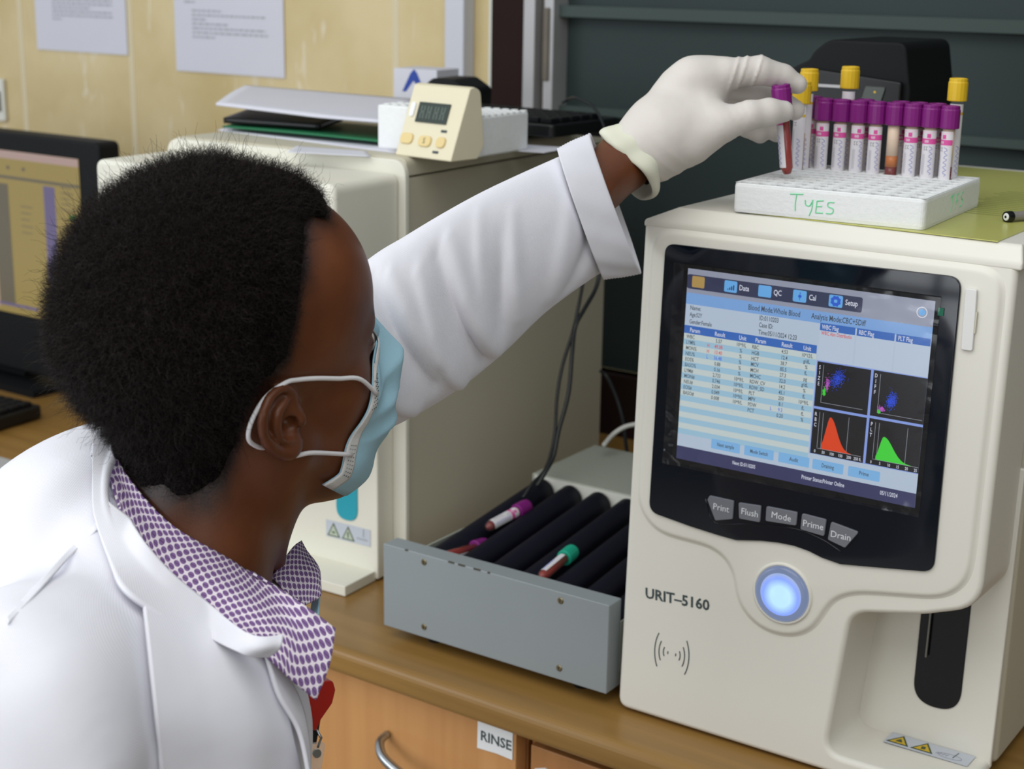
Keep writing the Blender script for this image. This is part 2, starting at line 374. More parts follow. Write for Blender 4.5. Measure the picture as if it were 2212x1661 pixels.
# ------------------------------------------------------------------ counter and cupboards
def counter():
    prof = rpoly([(1.168, CT), (2.05, CT), (2.05, CT - .03), (1.168, CT - .03)], [.012, 0, 0, .010])
    c = MB().prism(prof, -3.4, 1.2, axis='x').build('worktop', 'top', smooth=False)
    c.data.polygons.foreach_set('use_smooth', [False] * len(c.data.polygons))
    tag(c, 'long golden wood laminate worktop carrying all the machines', 'worktop')
    def cab(x0, x1, label, label_txt=None, handle=None, drawer=False):
        r = thing('base_cabinet', ((x0 + x1) / 2, 1.2, 0), 0, label, 'cabinet')
        L = lambda a: (a[0] - (x0 + x1) / 2, a[1] - 1.2, a[2])
        b = MB(); b.box(L((x0, 1.212, .08)), L((x0 + .016, 2.03, CT - .0305))); b.box(L((x1 - .016, 1.212, .08)), L((x1, 2.03, CT - .0305)))
        b.box(L((x0, 1.212, .08)), L((x1, 2.03, .1))); b.box(L((x0, 2.01, .08)), L((x1, 2.03, CT - .0305))); b.box(L((x0 + .01, 1.24, 0)), L((x1 - .01, 2.0, .08)))
        b.build('body', 'doord', r)
        return r, L
    X0, X1 = -1.62, -.820
    r, L = cab(X0, X1, 'beech cupboard with curved metal handle and RINSE label under the worktop')
    d = MB().box(L((X0 + .002, 1.192, .11)), L((X1 - .002, 1.211, CT - .034))).build('door', 'door', r, bevel=.0012)
    # curved bar handle
    pts = catmull([L((p[0] + .012, p[1], p[2])) for p in [(-1.0035, 1.190, CT - .093), (-1.003, 1.176, CT - .098), (-.985, 1.163, CT - .107), (-.94, 1.157, CT - .116), (-.895, 1.163, CT - .114), (-.872, 1.178, CT - .112), (-.870, 1.191, CT - .111)]], 34)
    MB().tube(pts, [.0042 + .0016 * math.sin(math.pi * i / 33) for i in range(34)], 12).build('handle', 'chrome', d, smooth=True)
    k = MB(); lp = [(-.870, CT - .0385), (-.862, CT - .037), (-.850, CT - .0385), (-.838, CT - .0365), (-.8255, CT - .038), (-.8255, CT - .071), (-.845, CT - .070), (-.8705, CT - .0715)]
    k.prism([(a - (X0 + X1) / 2, b) for a, b in lp], 1.1905 - 1.2, 1.192 - 1.2, 0)
    add_text(k, 'RINSE', -.8465 - (X0 + X1) / 2, CT - .0605, .0155, 1.1903 - 1.2, 1, 'c', .022)
    k.build('door_label', ['white_gloss', 'ink'], d, label='torn white paper label reading RINSE')
    x0, x1 = -.815, -.2
    r, L = cab(x0, x1, 'darker wood cupboard with a torn white paper label, right of the RINSE cupboard')
    d = MB().box(L((x0 + .006, 1.200, .11)), L((x1 - .002, 1.212, CT - .052))).build('door', 'doord', r, bevel=.0012)
    MB().prism([(a - (x0 + x1) / 2, b) for a, b in [(-.803, CT - .077), (-.79, CT - .072), (-.775, CT - .078), (-.76, CT - .073), (-.745, CT - .079), (-.745, CT - .11), (-.803, CT - .11)]], 1.1985 - 1.2, 1.2 - 1.2).build('door_label', 'white_gloss', d, label='torn blank white paper label')
    x0, x1 = -2.45, -1.625
    r, L = cab(x0, x1, 'beech cupboard under the left end of the worktop, behind the person')
    MB().box(L((x0 + .002, 1.192, .11)), L((x1 - .002, 1.211, CT - .034))).build('door', 'door', r, bevel=.0012)
counter()

# ------------------------------------------------------------------ the analyser with the touch screen
AO = (-.727, 1.232, CT); AR = rad(.9)
def analyser():
    r = thing('blood_analyser', AO, AR, 'cream bench analyser with lit touch screen, grey keys and glowing round button', 'laboratory machine')
    lean = frame_mat((0, 0, .0032), 0, rad(2))
    body = MB().box((.001, .097, .008), (.352, .53, .4935)).build('body', 'shellside', r, bevel=.006)
    fr = MB(); lv = [(.0, .0165, .488, 0.0), (.0, .0165, .4942, 0.0), (.030, .0250, .5075, .004), (.034, .0280, .5082, .006)]; vs_ = []
    for a_, f_, z_, b_ in lv: vs_ += [(a_, f_, z_), (.352 - b_, f_, z_), (.352 - b_, .53 - b_, z_), (a_, .53 - b_, z_)]
    fr.add(vs_, [(k * 4 + q, k * 4 + (q + 1) % 4, k * 4 + 4 + (q + 1) % 4, k * 4 + 4 + q) for k in range(3) for q in range(4)] + [(3, 2, 1, 0), (12, 13, 14, 15)])
    fr.build('top_panel', 'shell', r, bevel=.0022, seg=4)
    for x in (.04, .31):
        for y in (.13, .48): MB().lathe([(.014, 0), (.014, .0085)], 16, (x, y, 0)).build('foot', 'black', r)
    out = rpoly([(0, 0), (.352, 0), (.352, .0195), (.222, .0185), (.2345, .1595), (.300, .174), (.3485, .1925), (.3485, .4935), (0, .4935)],
                [.012, .008, .008, .016, .022, .08, .034, .010, .010], 8)
    fc = MB().prism(out, 0, .082).build('front_cover', 'shell', r, bevel=.0055, seg=4, mw=lean)
    # back of the sampling recess: inner wall, floor and the outer cheek
    MB().prism(rpoly([(.222, .012), (.352, .012), (.352, .30), (.222, .30)], .002), .078, .084).build('recess_panel', 'shell', r, bevel=.002, mw=lean)
    # raised panel round the screen
    rp = rpoly([(.013, .4825), (.013, .214), (.034, .194), (.098, .193), (.119, .178), (.126, .141), (.150, .124), (.178, .124), (.199, .135), (.215, .172), (.237, .183), (.318, .197), (.336, .216), (.337, .4825)],
               [.010, .02, .02, .015, .015, .02, .018, .018, .02, .02, .015, .02, .02, .010], 6)
    def resample(pts, n_):
        P_ = np.array(pts + pts[:1]); s_ = np.concatenate([[0], np.cumsum(np.linalg.norm(np.diff(P_, axis=0), axis=1))]); t_ = np.linspace(0, s_[-1], n_ + 1)[:-1]
        return np.stack([np.interp(t_, s_, P_[:, 0]), np.interp(t_, s_, P_[:, 1])], 1)
    N_ = 420; R_ = resample(rp, N_)
    for _ in range(26): R_ = .5 * R_ + .25 * (np.roll(R_, 1, 0) + np.roll(R_, -1, 0))
    T_ = np.roll(R_, -1, 0) - np.roll(R_, 1, 0); T_ /= np.linalg.norm(T_, axis=1)[:, None]; Nn = np.stack([T_[:, 1], -T_[:, 0]], 1)
    if ((R_ - R_.mean(0)) * Nn).sum() < 0: Nn = -Nn
    lv = [(-.0030, -.0036), (-.0012, -.0034), (.0002, -.0028), (.0014, -.0018), (.0026, -.0008), (.0040, -.0002), (.0056, .0004)]; v_ = []
    for o_, y_ in lv: v_ += [(a_[0], y_, a_[1]) for a_ in R_ + Nn * o_]
    MB().add(v_, [(k * N_ + i_, k * N_ + (i_ + 1) % N_, (k + 1) * N_ + (i_ + 1) % N_, (k + 1) * N_ + i_) for k in range(len(lv) - 1) for i_ in range(N_)] + [tuple(range(N_))]).build('raised_panel', 'shell', r, smooth=True, mw=lean)
    bz = rpoly([(.0268, .4725), (.0260, .2125), (.073, .2072), (.100, .2052), (.1194, .2044), (.145, .2095), (.162, .2115), (.1772, .2120), (.192, .2103), (.2048, .2070), (.2228, .2050), (.2571, .2100), (.3072, .2175), (.3052, .4752)],
               [.010, .012, .01, .01, .01, .01, .01, .01, .01, .01, .01, .01, .012, .012], 6)
    b = MB().prism(bz, -.0062, -.0030).build('bezel', 'bezel', r, bevel=.0008, mw=lean)
    # ---- screen
    X0, X1, Z1, HZ = .0525, .2855, .4525, .175
    X = lambda u: X0 + u * (X1 - X0)
    Z = lambda v: Z1 - v * HZ
    cols = {'bg': 'bfd0e4', 'grey': '9aa0b4', 'bar': '343a58', 'band': '82aee8', 'icon': '6cb4f4', 'tan': 'b89858', 'hdr': '3c6fc4', 's1': 'a4cce4', 's2': 'cfdcdc',
            'plot': '17181c', 'blue': '2c50e0', 'pink': 'c860d0', 'grn': '46e040', 'red': 'e8481c', 'gtxt': '4a545e', 'wtxt': 'dfe4f4', 'rtxt': 'e05858', 'btxt': '5078f0', 'line': '9ea4b0', 'btn': '84bdf0', 'foot': '3a3d66', 'dk': '24305a', 'ic2': '2c60d8', 'boxed': 'c4d4e8', 'edge': '8fa8f0'}
    keys = list(cols); ms = [glow('screen_' + k, cols[k], .78) for k in keys]; K = {k: i for i, k in enumerate(keys)}
    s = MB(); yb = -.0066
    def rect(u0, v0, u1, v1, k, lay=0, rr=0, mb=None):
        pts = [(X(u0), Z(v1)), (X(u1), Z(v1)), (X(u1), Z(v0)), (X(u0), Z(v0))]
        if rr: pts = rpoly(pts, rr, 3)
        (mb or s).add([(p[0], yb - lay * .00006, p[1]) for p in pts], [tuple(range(len(pts)))], K[k])
    def txt(t, u, v, h, k='gtxt', al='l', lay=4, bold=.014, mb=None): add_text(mb or s, t, X(u), Z(v) - h * .32, h * .92, yb - lay * .00006, K[k], al, bold, .66 if len(t) > 6 else .74)
    rect(0, 0, 1, 1.035, 'bg'); rect(0, 0, 1, .15, 'grey', 1); rect(0, .03, .728, .106, 'bar', 2, .002); rect(0, .128, 1, .188, 'band', 2)
    for u, k in ((.021, 'tan'), (.162, 'icon'), (.307, 'icon'), (.451, 'icon'), (.596, 'icon')): rect(u, .036, u + .055, .096, k, 3, .0015)
    for t, u in (('Data', .226), ('QC', .371), ('Cal', .516), ('Setup', .661)): txt(t, u, .064, .0075, 'wtxt')
    for i in range(4): rect(.176 + i * .008, .078 - i * .007, .181 + i * .008, .084, 'dk', 4)
    rect(.478, .045, .4805, .087, 'ic2', 4); rect(.4725, .06, .486, .0735, 'ic2', 4, .0008)
    g = [(X(.6235) + .0042 * (1 + .22 * (i % 2)) * math.cos(i * math.pi / 8), yb - .0003, Z(.066) + .0042 * (1 + .22 * (i % 2)) * math.sin(i * math.pi / 8)) for i in range(16)]
    s.add(g, [tuple(range(16))], K['ic2']); rect(.617, .058, .630, .074, 'icon', 6, .0008)
    for rr, k, l in ((.0048, 'wtxt', 3), (.0040, 'grey', 4), (.0029, 'icon', 5)):
        s.add([(X(.955) + rr * math.cos(i * .35), yb - l * .00006, Z(.062) + rr * math.sin(i * .35)) for i in range(18)], [tuple(range(18))], K[k])
    txt('Blood Mode:Whole Blood', .27, .157, .0078); txt('Analysis Mode:CBC+5Diff', .532, .155, .0078)
    txt('ID:0110203', .32, .205, .0066); txt('Case ID:', .32, .241, .0066); txt('Time:05/11/2024 12:23', .32, .279, .0066)
    txt('Name:', .02, .205, .0062); txt('Age:52Y', .02, .241, .0062); txt('Gender:Female', .02, .279, .0062)
    rect(0, .302, .564, .345, 'hdr', 1)
    for t, u in (('Param', .025), ('Result', .135), ('Unit', .24), ('Param', .31), ('Result', .42), ('Unit', .51)): txt(t, u, .324, .0062, 'wtxt')
    for i in range(18): rect(0, .345 + i * .0305, .564, .345 + (i + 1) * .0305, 's2' if i % 2 == 0 else 's1', 1)
    L1 = [('WBC', '5.57', '10^9/L', ''), ('LYM%', '49.08', '%', 'H'), ('MON%', '13.40', '%', 'H'), ('NEU%', '36.48', '%', 'L'), ('EOS%', '0.88', '%', ''), ('BASO%', '0.16', '%', ''), ('LYM#', '2.733', '10^9/L', ''), ('MON#', '0.746', '10^9/L', ''), ('NEU#', '2.034', '10^9/L', ''), ('EOS#', '0.049', '10^9/L', ''), ('BASO#', '0.008', '10^9/L', '')]
    L2 = [('RBC', '4.53', '10^12/L', ''), ('HGB', '12.4', 'g/dL', ''), ('HCT', '38.7', '%', ''), ('MCV', '85.5', 'fL', ''), ('MCH', '27.3', 'pg', ''), ('MCHC', '32.0', 'g/dL', ''), ('RDW_CV', '14.2', '%', ''), ('RDW_SD', '45.1', 'fL', ''), ('PLT', '250', '10^9/L', ''), ('MPV', '8.1', 'fL', ''), ('PDW', '9.3', 'fL', 'L'), ('PCT', '0.20', '%', '')]
    tb = MB()
    for rows, us in ((L1, (.012, .155, .252, .105)), (L2, (.298, .435, .528, .392))):
        for i, (a, b_, c_, fl) in enumerate(rows):
            v = .361 + i * .0305; k = 'rtxt' if fl == 'H' else ('btxt' if fl == 'L' else 'gtxt')
            txt(a, us[0], v, .0054, mb=tb); txt(b_, us[1], v, .0054, k, 'c', mb=tb); txt(c_, us[2], v, .0054, al='c', mb=tb)
            if fl: txt(fl, us[3], v, .0054, k, mb=tb)
    for u0, u1, t in ((.57, .71, 'WBC Flag'), (.716, .862, 'RBC Flag'), (.868, .998, 'PLT Flag')):
        rect(u0, .184, u1, .222, 'hdr', 3); txt(t, u0 + .008, .203, .0062, 'wtxt', lay=6); rect(u0, .222, u1, .375, 'boxed', 2)
    txt('WBC Abn Distributio', .577, .234, .0052, 'rtxt')
    rect(.568, .376, 1, .862, 'edge', 1)
    for u0, v0, u1, v1 in ((.572, .382, .785, .613), (.795, .380, 1.0, .611), (.572, .626, .785, .860), (.795, .624, 1.0, .858)): rect(u0, v0, u1, v1, 'plot', 2)
    def vtext(t, u, v):
        for i, ch in enumerate(t): txt(ch, u, v + i * .028, .0052, 'wtxt', 'c')
    vtext('SIZE', .583, .41); vtext('DIFF', .806, .405); vtext('RBC', .583, .652); vtext('PLT', .806, .652)
    def ln(u0, v0, u1, v1): 
        t = .0016
        if u0 == u1: rect(u0, v0, u0 + t, v1, 'line', 3)
        else: rect(u0, v0, u1, v0 + t * 1.3, 'line', 3)
    for o in (0, .223): ln(.598 + o, .392, 0, 0) if 0 else None
    ln(.597, .395, .597, .588); ln(.597, .588, .765, .588); ln(.822, .395, .822, .590); ln(.822, .590, .995, .590)
    for o in (0, .223):
        ln(.597 + o, .64, .597 + o, .825); ln(.612 + o, .64, .612 + o, .83); ln(.715 + o * 1.03, .64, .715 + o * 1.03, .83); ln(.597 + o, .828, .775 + o, .828)
    for i, t in enumerate(('0', '50', '100', '150', '200', '250 fL')): txt(t, .590 + i * .0345, .845, .0042, 'wtxt', 'c')
    for i, t in enumerate(('0', '5', '10', '15', '20', '25')): txt(t, .816 + i * .0345, .845, .0042, 'wtxt', 'c')
    def hump(u0, up, u1, vt, k, vb=.828):
        n = 26; ps = []
        for i in range(n + 1):
            u = u0 + (u1 - u0) * i / n; t = (u - up) / ((up - u0) / 2.0) if u < up else (u - up) / ((u1 - up) / 3.0)
            ps.append((X(u), yb - .00026, Z(vb - (vb - vt) * math.exp(-t * t / 2 * (1 if u < up else 1.0)))))
        s.add(ps + [(X(u1), yb - .00026, Z(vb)), (X(u0), yb - .00026, Z(vb))], [tuple(range(n + 3))], K[k])
    hump(.615, .642, .735, .657, 'red'); hump(.832, .857, .97, .706, 'grn')
    def cloud(u, v, su, sv, n, k, rot=0):
        for _ in range(n):
            a, b_ = rng.randn() * su, rng.randn() * sv; uu = u + a; vv = v + b_ - a * rot
            d = .0011; rect(uu, vv, uu + d * 2.2, vv + d * 2.8, k, 3 + rng.randint(3))
    cloud(.655, .455, .014, .020, 420, 'blue', .6); cloud(.617, .487, .004, .016, 130, 'pink'); cloud(.607, .53, .003, .010, 130, 'grn')
    cloud(.872, .518, .009, .020, 420, 'blue', .5); cloud(.837, .568, .005, .007, 110, 'pink'); cloud(.828, .583, .003, .004, 60, 'grn')
    for u0, u1, t in ((.152, .278, 'Next sample'), (.297, .423, 'Mode Switch'), (.443, .572, 'Audit'), (.585, .711, 'Draining'), (.73, .856, 'Prime')):
        rect(u0, .888, u1, .941, 'btn', 2, .001); txt(t, (u0 + u1) / 2, .913, .0056, al='c')
    rect(0, .962, 1, 1.035, 'foot', 2); txt('Next ID:0110205', .25, .994, .0054, 'wtxt'); txt('Printer Status:Printer Online', .545, .994, .0058, 'wtxt'); txt('05/11/2024', .862, .992, .0058, 'wtxt')
    sc = s.build('touch_screen', ms, r, mw=lean)
    tb.build('results_table_text', ms, sc)
    MB().prism([(X(0) - .0045, Z(1.04) - .004), (X(1) + .0045, Z(1.04) - .004), (X(1) + .0045, Z(0) + .0045), (X(0) - .0045, Z(0) + .0045)], -.00635, -.0061).build('screen_border', 'blackm', r, mw=lean)
    # wrinkled clear film stuck over the display
    n = 60; fm = MB(); vs = []
    for j in range(n + 1):
        for i in range(n + 1):
            a, b_ = i / n, j / n; e = min(a, b_, 1 - a, 1 - b_)
            wv = .0009 * math.exp(-e / .035) * (math.sin(a * 60 + 3 * math.sin(b_ * 21)) * .6 + math.sin(b_ * 47 + 2 * math.sin(a * 17)) * .6)
            wv += .00012 * (math.sin(a * 23 + b_ * 9) + math.sin(b_ * 31 - a * 13))
            vs.append((X(-.058) + (X(1.022) - X(-.058)) * a, -.0082 - abs(wv) - (.0012 * math.exp(-((a) ** 2 + (b_ - .98) ** 2) / .003)), Z(1.075) + (Z(-.022) - Z(1.075)) * b_))
    fs = [(j * (n + 1) + i, j * (n + 1) + i + 1, (j + 1) * (n + 1) + i + 1, (j + 1) * (n + 1) + i) for j in range(n) for i in range(n)]
    fm.add(vs, fs)
    film = bpy.data.materials.new('clear_film'); film.use_nodes = True; nt = film.node_tree; nt.nodes.clear()
    o_ = nt.nodes.new('ShaderNodeOutputMaterial'); tr = nt.nodes.new('ShaderNodeBsdfTransparent'); gl = nt.nodes.new('ShaderNodeBsdfGlossy'); mx = nt.nodes.new('ShaderNodeMixShader')
    gl.inputs['Roughness'].default_value = .09; fr = nt.nodes.new('ShaderNodeFresnel'); fr.inputs[0].default_value = 1.5
    nt.links.new(fr.outputs[0], mx.inputs[0]); nt.links.new(tr.outputs[0], mx.inputs[1]); nt.links.new(gl.outputs[0], mx.inputs[2]); nt.links.new(mx.outputs[0], o_.inputs[0])
    fm.build('screen_film', film, r, smooth=True, mw=lean)
    MB().box((.2885, -.0072, .441), (.2935, -.0060, .4475)).build('green_tape', 'tapeg', r, mw=lean)
    # keys
    for nm, q in (('Print', [(.0884, .238), (.0905, .2425), (.1155, .2425), (.1155, .2247), (.098, .2195)]), ('Flush', [(.1203, .242), (.1431, .2435), (.1431, .2275), (.1220, .2267)]),
                  ('Mode', [(.1483, .2443), (.1789, .2450), (.1787, .2322), (.1485, .2301)]), ('Prime', [(.1835, .2449), (.2069, .2441), (.2061, .2282), (.1830, .2296)]),
                  ('Drain', [(.2115, .2431), (.2381, .2392), (.2266, .2219), (.2098, .2259)])):
        k = MB().prism(rpoly(q, .0018, 4), -.0082, -.0058).build('key', 'key', r, bevel=.0006, mw=lean)
        cx = sum(p[0] for p in q) / len(q); cz = sum(p[1] for p in q) / len(q)
        t = MB(); add_text(t, nm, cx + (.0015 if nm == 'Print' else 0), cz - .0030, .0086, -.00835, 0, 'c', rot=.0); t.build('key_text', 'white', k)
    ar = [(-.003 + .0884, .2385), (.0965, .217), (.128, .2225), (.150, .226), (.180, .2285), (.205, .2240), (.2235, .2165)]
    MB().tube([(p[0], -.0062, p[1]) for p in catmull(ar, 30)], .0006, 6).build('key_rim', 'bezel', r, mw=lean, smooth=True)
    # round start button
    c = (.169, -.0045, .1635)
    MB().lathe([(.030, .0040), (.0298, .001), (.0285, -.0012), (.0268, -.0008), (.026, .001)], 48, c, axis='y').build('button_ring', 'shell', r, smooth=True, mw=lean)
    bb = MB().lathe([(.0262, .001), (.0258, -.0022), (.0235, -.0032), (.0, -.0032)], 48, c, axis='y').build('start_button', glow('button_frost', '93a5cf', .55), r, smooth=True, mw=lean)
    g1 = glow('button_core', 'a9ccff', 1.15); nt = g1.node_tree
    tc = nt.nodes.new('ShaderNodeTexCoord'); gr = nt.nodes.new('ShaderNodeTexGradient'); gr.gradient_type = 'SPHERICAL'; mp = nt.nodes.new('ShaderNodeMapping')
    mp.vector_type = 'TEXTURE'; mp.inputs['Location'].default_value = (.169, -.0078, .1615); mp.inputs['Scale'].default_value = (.0215, .0215, .0215)
    rp_ = nt.nodes.new('ShaderNodeValToRGB'); rp_.color_ramp.elements[0].color = lin('93a5cf'); rp_.color_ramp.elements[1].color = lin('b4dcff'); rp_.color_ramp.elements[1].position = .55
    e = rp_.color_ramp.elements.new(.2); e.color = lin('7f9cf8')
    nt.links.new(tc.outputs['Object'], mp.inputs[0]); nt.links.new(mp.outputs[0], gr.inputs[0]); nt.links.new(gr.outputs[0], rp_.inputs[0]); nt.links.new(rp_.outputs[0], nt.nodes['Principled BSDF'].inputs['Emission Color'])
    MB().lathe([(.0205, -.0031), (.0195, -.0036), (.0, -.0038)], 48, c, axis='y').build('button_light', g1, bb, smooth=True)
    t = MB(); add_text(t, 'URIT\u20135160', .0245, .1225, .0148, -.0003, 0, 'l', .026, 1.02, rad(3.4)); t.build('model_lettering', 'ink', r, mw=lean)
    t = MB()
    for sgn in (-1, 1):
        for i in range(4):
            rr = .0055 + i * .0045; hw = .38 + .08 * i
            pts = [(.0575 + sgn * (.0045 + i * .0048 - rr * (1 - math.cos(a)) * 1.0), -.0002, .0725 + (rr * .95) * math.sin(a) / math.sin(hw) * (.25 + .24 * i) * 1.0) for a in np.linspace(-hw, hw, 9)]
            t.tube(pts, .00055, 5)
    t.build('contactless_symbol', 'ink', r, mw=lean)
    # sampling slot, needle, label
    slot = rpoly([(.2735, .0575), (.3185, .0575), (.3185, .26), (.2735, .26)], [.0222, .0222, 0, 0], 12)
    MB().prism(slot, .0765, .0785).build('sampling_slot', 'slot', r, mw=lean, bevel=.0005)
    MB().tube([(.284, .073, .24), (.2835, .073, .106)], .0011, 8).build('sampling_needle', 'chrome', r, mw=lean)
    lb = MB(); xa, xb, ya, yb2, zz = .2575, .338, .0535, .0770, .0206
    def P2(u, v): return (xa + u * (xb - xa) , ya + v * (yb2 - ya), zz + .0003)
    lb.box((xa, ya, zz - .0004), (xb, yb2, zz), 0)
    for u0, k in ((.02, 0), (.31, 1)):
        tri = [(u0, .12), (u0 + .27, .12), (u0 + .135, .95)]
        lb.add([P2(*p) for p in tri], [(0, 1, 2)], 2)
        cx, cy = u0 + .135, .37
        lb.add([(lambda q: (q[0], q[1], q[2] + .0001))(P2(cx + (p[0] - cx) * .74, cy + (p[1] - cy) * .74)) for p in tri], [(0, 1, 2)], 1)
        mk = [(cx - .02, .25), (cx + .03, .3), (cx + .015, .55), (cx - .03, .5)] if k else [(cx - .04, .3), (cx + .04, .3), (cx + .03, .42), (cx, .6), (cx - .03, .42)]
        lb.add([(lambda q: (q[0], q[1], q[2] + .0002))(P2(*p)) for p in mk], [tuple(range(len(mk)))], 2)
    lb.tube([(P2(.80, .3)[0], P2(.8, .3)[1], zz + .0004), (P2(.82, .85)[0], P2(.8, .85)[1], zz + .0004)], .0003, 4, 2)
    lb.tube([P2(.62 + .14 * math.cos(a) + .14, .35 + .2 * math.sin(a)) for a in np.linspace(0, 6.28, 20)], .0002, 4, 3)
    lb.tube([P2(.60 + .02 * i, .3 + .15 * (i % 2)) for i in range(8)], .00022, 4, 3)
    lb.build('hazard_label', ['label_bg', 'warny', 'warnd', 'paperprint'], r, mw=lean, label='grey label with two yellow warning triangles')
    # receiver stick on the right edge
    u = MB().prism(rpoly([(.3095, .4665), (.3190, .4665), (.3200, .4415), (.3205, .4150), (.3110, .4150)], .0018, 4), -.0068, -.004).build('usb_receiver', 'usb', r, bevel=.0007, mw=lean)
    MB().box((.3188, -.0062, .4300), (.3212, -.0045, .4480)).build('receiver_slot', 'shellside', u)
analyser()
AL = lambda x, y, z: tuple(np.array(AO) + np.array([x * math.cos(AR) - y * math.sin(AR), x * math.sin(AR) + y * math.cos(AR), z]))

# things on the analyser
def on_analyser():
    g = MB().prism([(.10, .030), (.328, .024), (.329, .503), (.128, .505)], 0, .0008, axis='z')
    for i in range(15):
        x = .30 - .002 * (i % 3)
        g.box((.235 + .003 * (i % 4), .16 + i * .012, .0008), (.235 + .10 - .01 * (i * 7 % 5), .1622 + i * .012 + .0015, .00095), 1)
    r = thing('paper_sheet', AL(0, 0, .5084), AR, 'pale green printed sheet in a plastic sleeve on the analyser top, under foam rack', 'paper')
    g.build('sheet', ['gpaper', 'gprint'], r)
    # foam rack
    pitch = .01735; x0, y0 = .086, .025; S = .1755; T = .0265
    RX, RY, RT = x0, y0, rad(3.2)
    r = thing('foam_tube_rack', AL(x0, y0, .5095), AR + RT, 'square white foam rack of purple-capped tubes with green marker lettering, on the analyser', 'tube rack')
    x0 = y0 = 0.0
    mb = MB(); n = 10; seg = 12; rr = .0066
    # top with real holes: each cell is an octagon-ish ring of quads plus the wall of the hole
    ox, oy = x0 + (S - n * pitch) / 2, y0 + (S - n * pitch) / 2
    for i in range(n):
        for j in range(n):
            cx, cy = ox + (i + .5) * pitch, oy + (j + .5) * pitch; h = pitch / 2
            ring = []; sq = []
            for k in range(seg):
                a = 2 * math.pi * (k + .5) / seg; c, s_ = math.cos(a), math.sin(a); ring.append((cx + rr * c, cy + rr * s_))
                q = max(abs(c), abs(s_)); sq.append((cx + h * c / q, cy + h * s_ / q))
            vs = [(p[0], p[1], T) for p in sq] + [(p[0] , p[1], T - .0006) for p in ring] + [(p[0], p[1], T - .020) for p in ring]
            fs = []
            for k in range(seg):
                k2 = (k + 1) % seg; fs.append((k, k2, seg + k2, seg + k)); fs.append((seg + k, seg + k2, 2 * seg + k2, 2 * seg + k))
            fs.append(tuple(range(2 * seg, 3 * seg)))
            # square corners
            mb.add(vs, fs, 0)
            for sx in (-1, 1):
                for sy in (-1, 1):
                    a1 = [p for p in sq if (p[0] - cx) * sx > 0 and (p[1] - cy) * sy > 0]
                    a1 = sorted(a1, key=lambda p: math.atan2(p[1] - cy, p[0] - cx)); cor = (cx + sx * h, cy + sy * h)
                    e1 = [p for p in a1 if abs(abs(p[0] - cx) - h) < 1e-6]; e2 = [p for p in a1 if abs(abs(p[1] - cy) - h) < 1e-6]
                    if e1 and e2:
                        pa = max(e1, key=lambda p: abs(p[1] - cy)); pb = max(e2, key=lambda p: abs(p[0] - cx)); mb.add([(pa[0], pa[1], T), (cor[0], cor[1], T), (pb[0], pb[1], T)], [(0, 1, 2)])
    mb.build('top_face', 'foam', r)
    out = rpoly([(x0, y0), (x0 + S, y0), (x0 + S, y0 + S), (x0, y0 + S)], .006, 5)
    k = len(out); inn = [(ox, oy), (ox + n * pitch, oy), (ox + n * pitch, oy + n * pitch), (ox, oy + n * pitch)]
    b = MB(); cxy = (x0 + S / 2, y0 + S / 2); sh = lambda p, q: (cxy[0] + (p[0] - cxy[0]) * q, cxy[1] + (p[1] - cxy[1]) * q)
    lv = [(.995, .0), (1.0, .003), (1.0, T - .0035), (.995, T - .001), (.985, T - .0001)]
    vs = [(sh(p, q)[0], sh(p, q)[1], z) for q, z in lv for p in out]
    clampi = lambda p: (min(max(p[0], ox), ox + n * pitch), min(max(p[1], oy), oy + n * pitch), T - .0001)
    vs += [clampi(p) for p in out]
    fs = [(a * k + i, a * k + (i + 1) % k, (a + 1) * k + (i + 1) % k, (a + 1) * k + i) for a in range(5) for i in range(k)] + [tuple(range(k - 1, -1, -1))]
    b.add(vs, fs); b.build('block', 'foam', r, smooth=False)
    def stroke(pts, f, w=.0006): st.tube([f(*p) for p in catmull(pts, 14)], w, 5)
    st = MB()
    F1 = lambda u, v: (x0 + .055 + u * .036, y0 - .0001, .0045 + v * .016)
    for s_ in ([(-.02, 1.0), (.2, 1.03), (.32, 1.05)], [(.15, 1.02), (.13, .5), (.14, .1)], [(.38, .75), (.4, .5), (.5, .45), (.57, .75)], [(.57, .8), (.56, .3), (.5, -.1)],
               [(.68, .75), (.67, .4), (.66, .1)], [(.68, .75), (.85, .8)], [(.67, .45), (.82, .48)], [(.66, .1), (.85, .12)], [(1.12, .75), (.97, .72), (.97, .5), (1.1, .4), (1.08, .15), (.93, .12)]): stroke(s_, F1)
    st.build('marker_lettering', 'green', r, label='large green handwritten letters on the front edge'); st = MB()
    F2 = lambda u, v: (x0 + S + .0001, y0 + .075 + u * .040, .006 + v * .015)
    for s_ in ([(-.02, .9), (.28, 1.0)], [(.14, .95), (.12, .5), (.1, 0)], [(.45, .9), (.44, .5), (.42, .1)], [(.45, .9), (.66, .95)], [(.44, .5), (.6, .55)], [(1, .95), (.84, .85), (.86, .6), (.98, .45), (.93, .15), (.8, .1)]): stroke(s_, F2, .0005)
    st.build('marker_lettering', 'green', r, label='small green handwritten letters on the right edge')
    # tubes
    def cap_mb(m=0):
        c = MB(); hc = .0210; R = .0090; n_ = 16
        prof = [(R - .0005, 0), (R, .0006), (R, hc - .004), (R - .0006, hc - .0032), (R - .0006, hc - .0006), (R - .0014, hc), (R - .0035, hc), (R - .0040, hc - .0022), (0.0, hc - .0022)]
        c.lathe([(a, b_) for a, b_ in prof], n_, m=m); return c
    meshes = {}
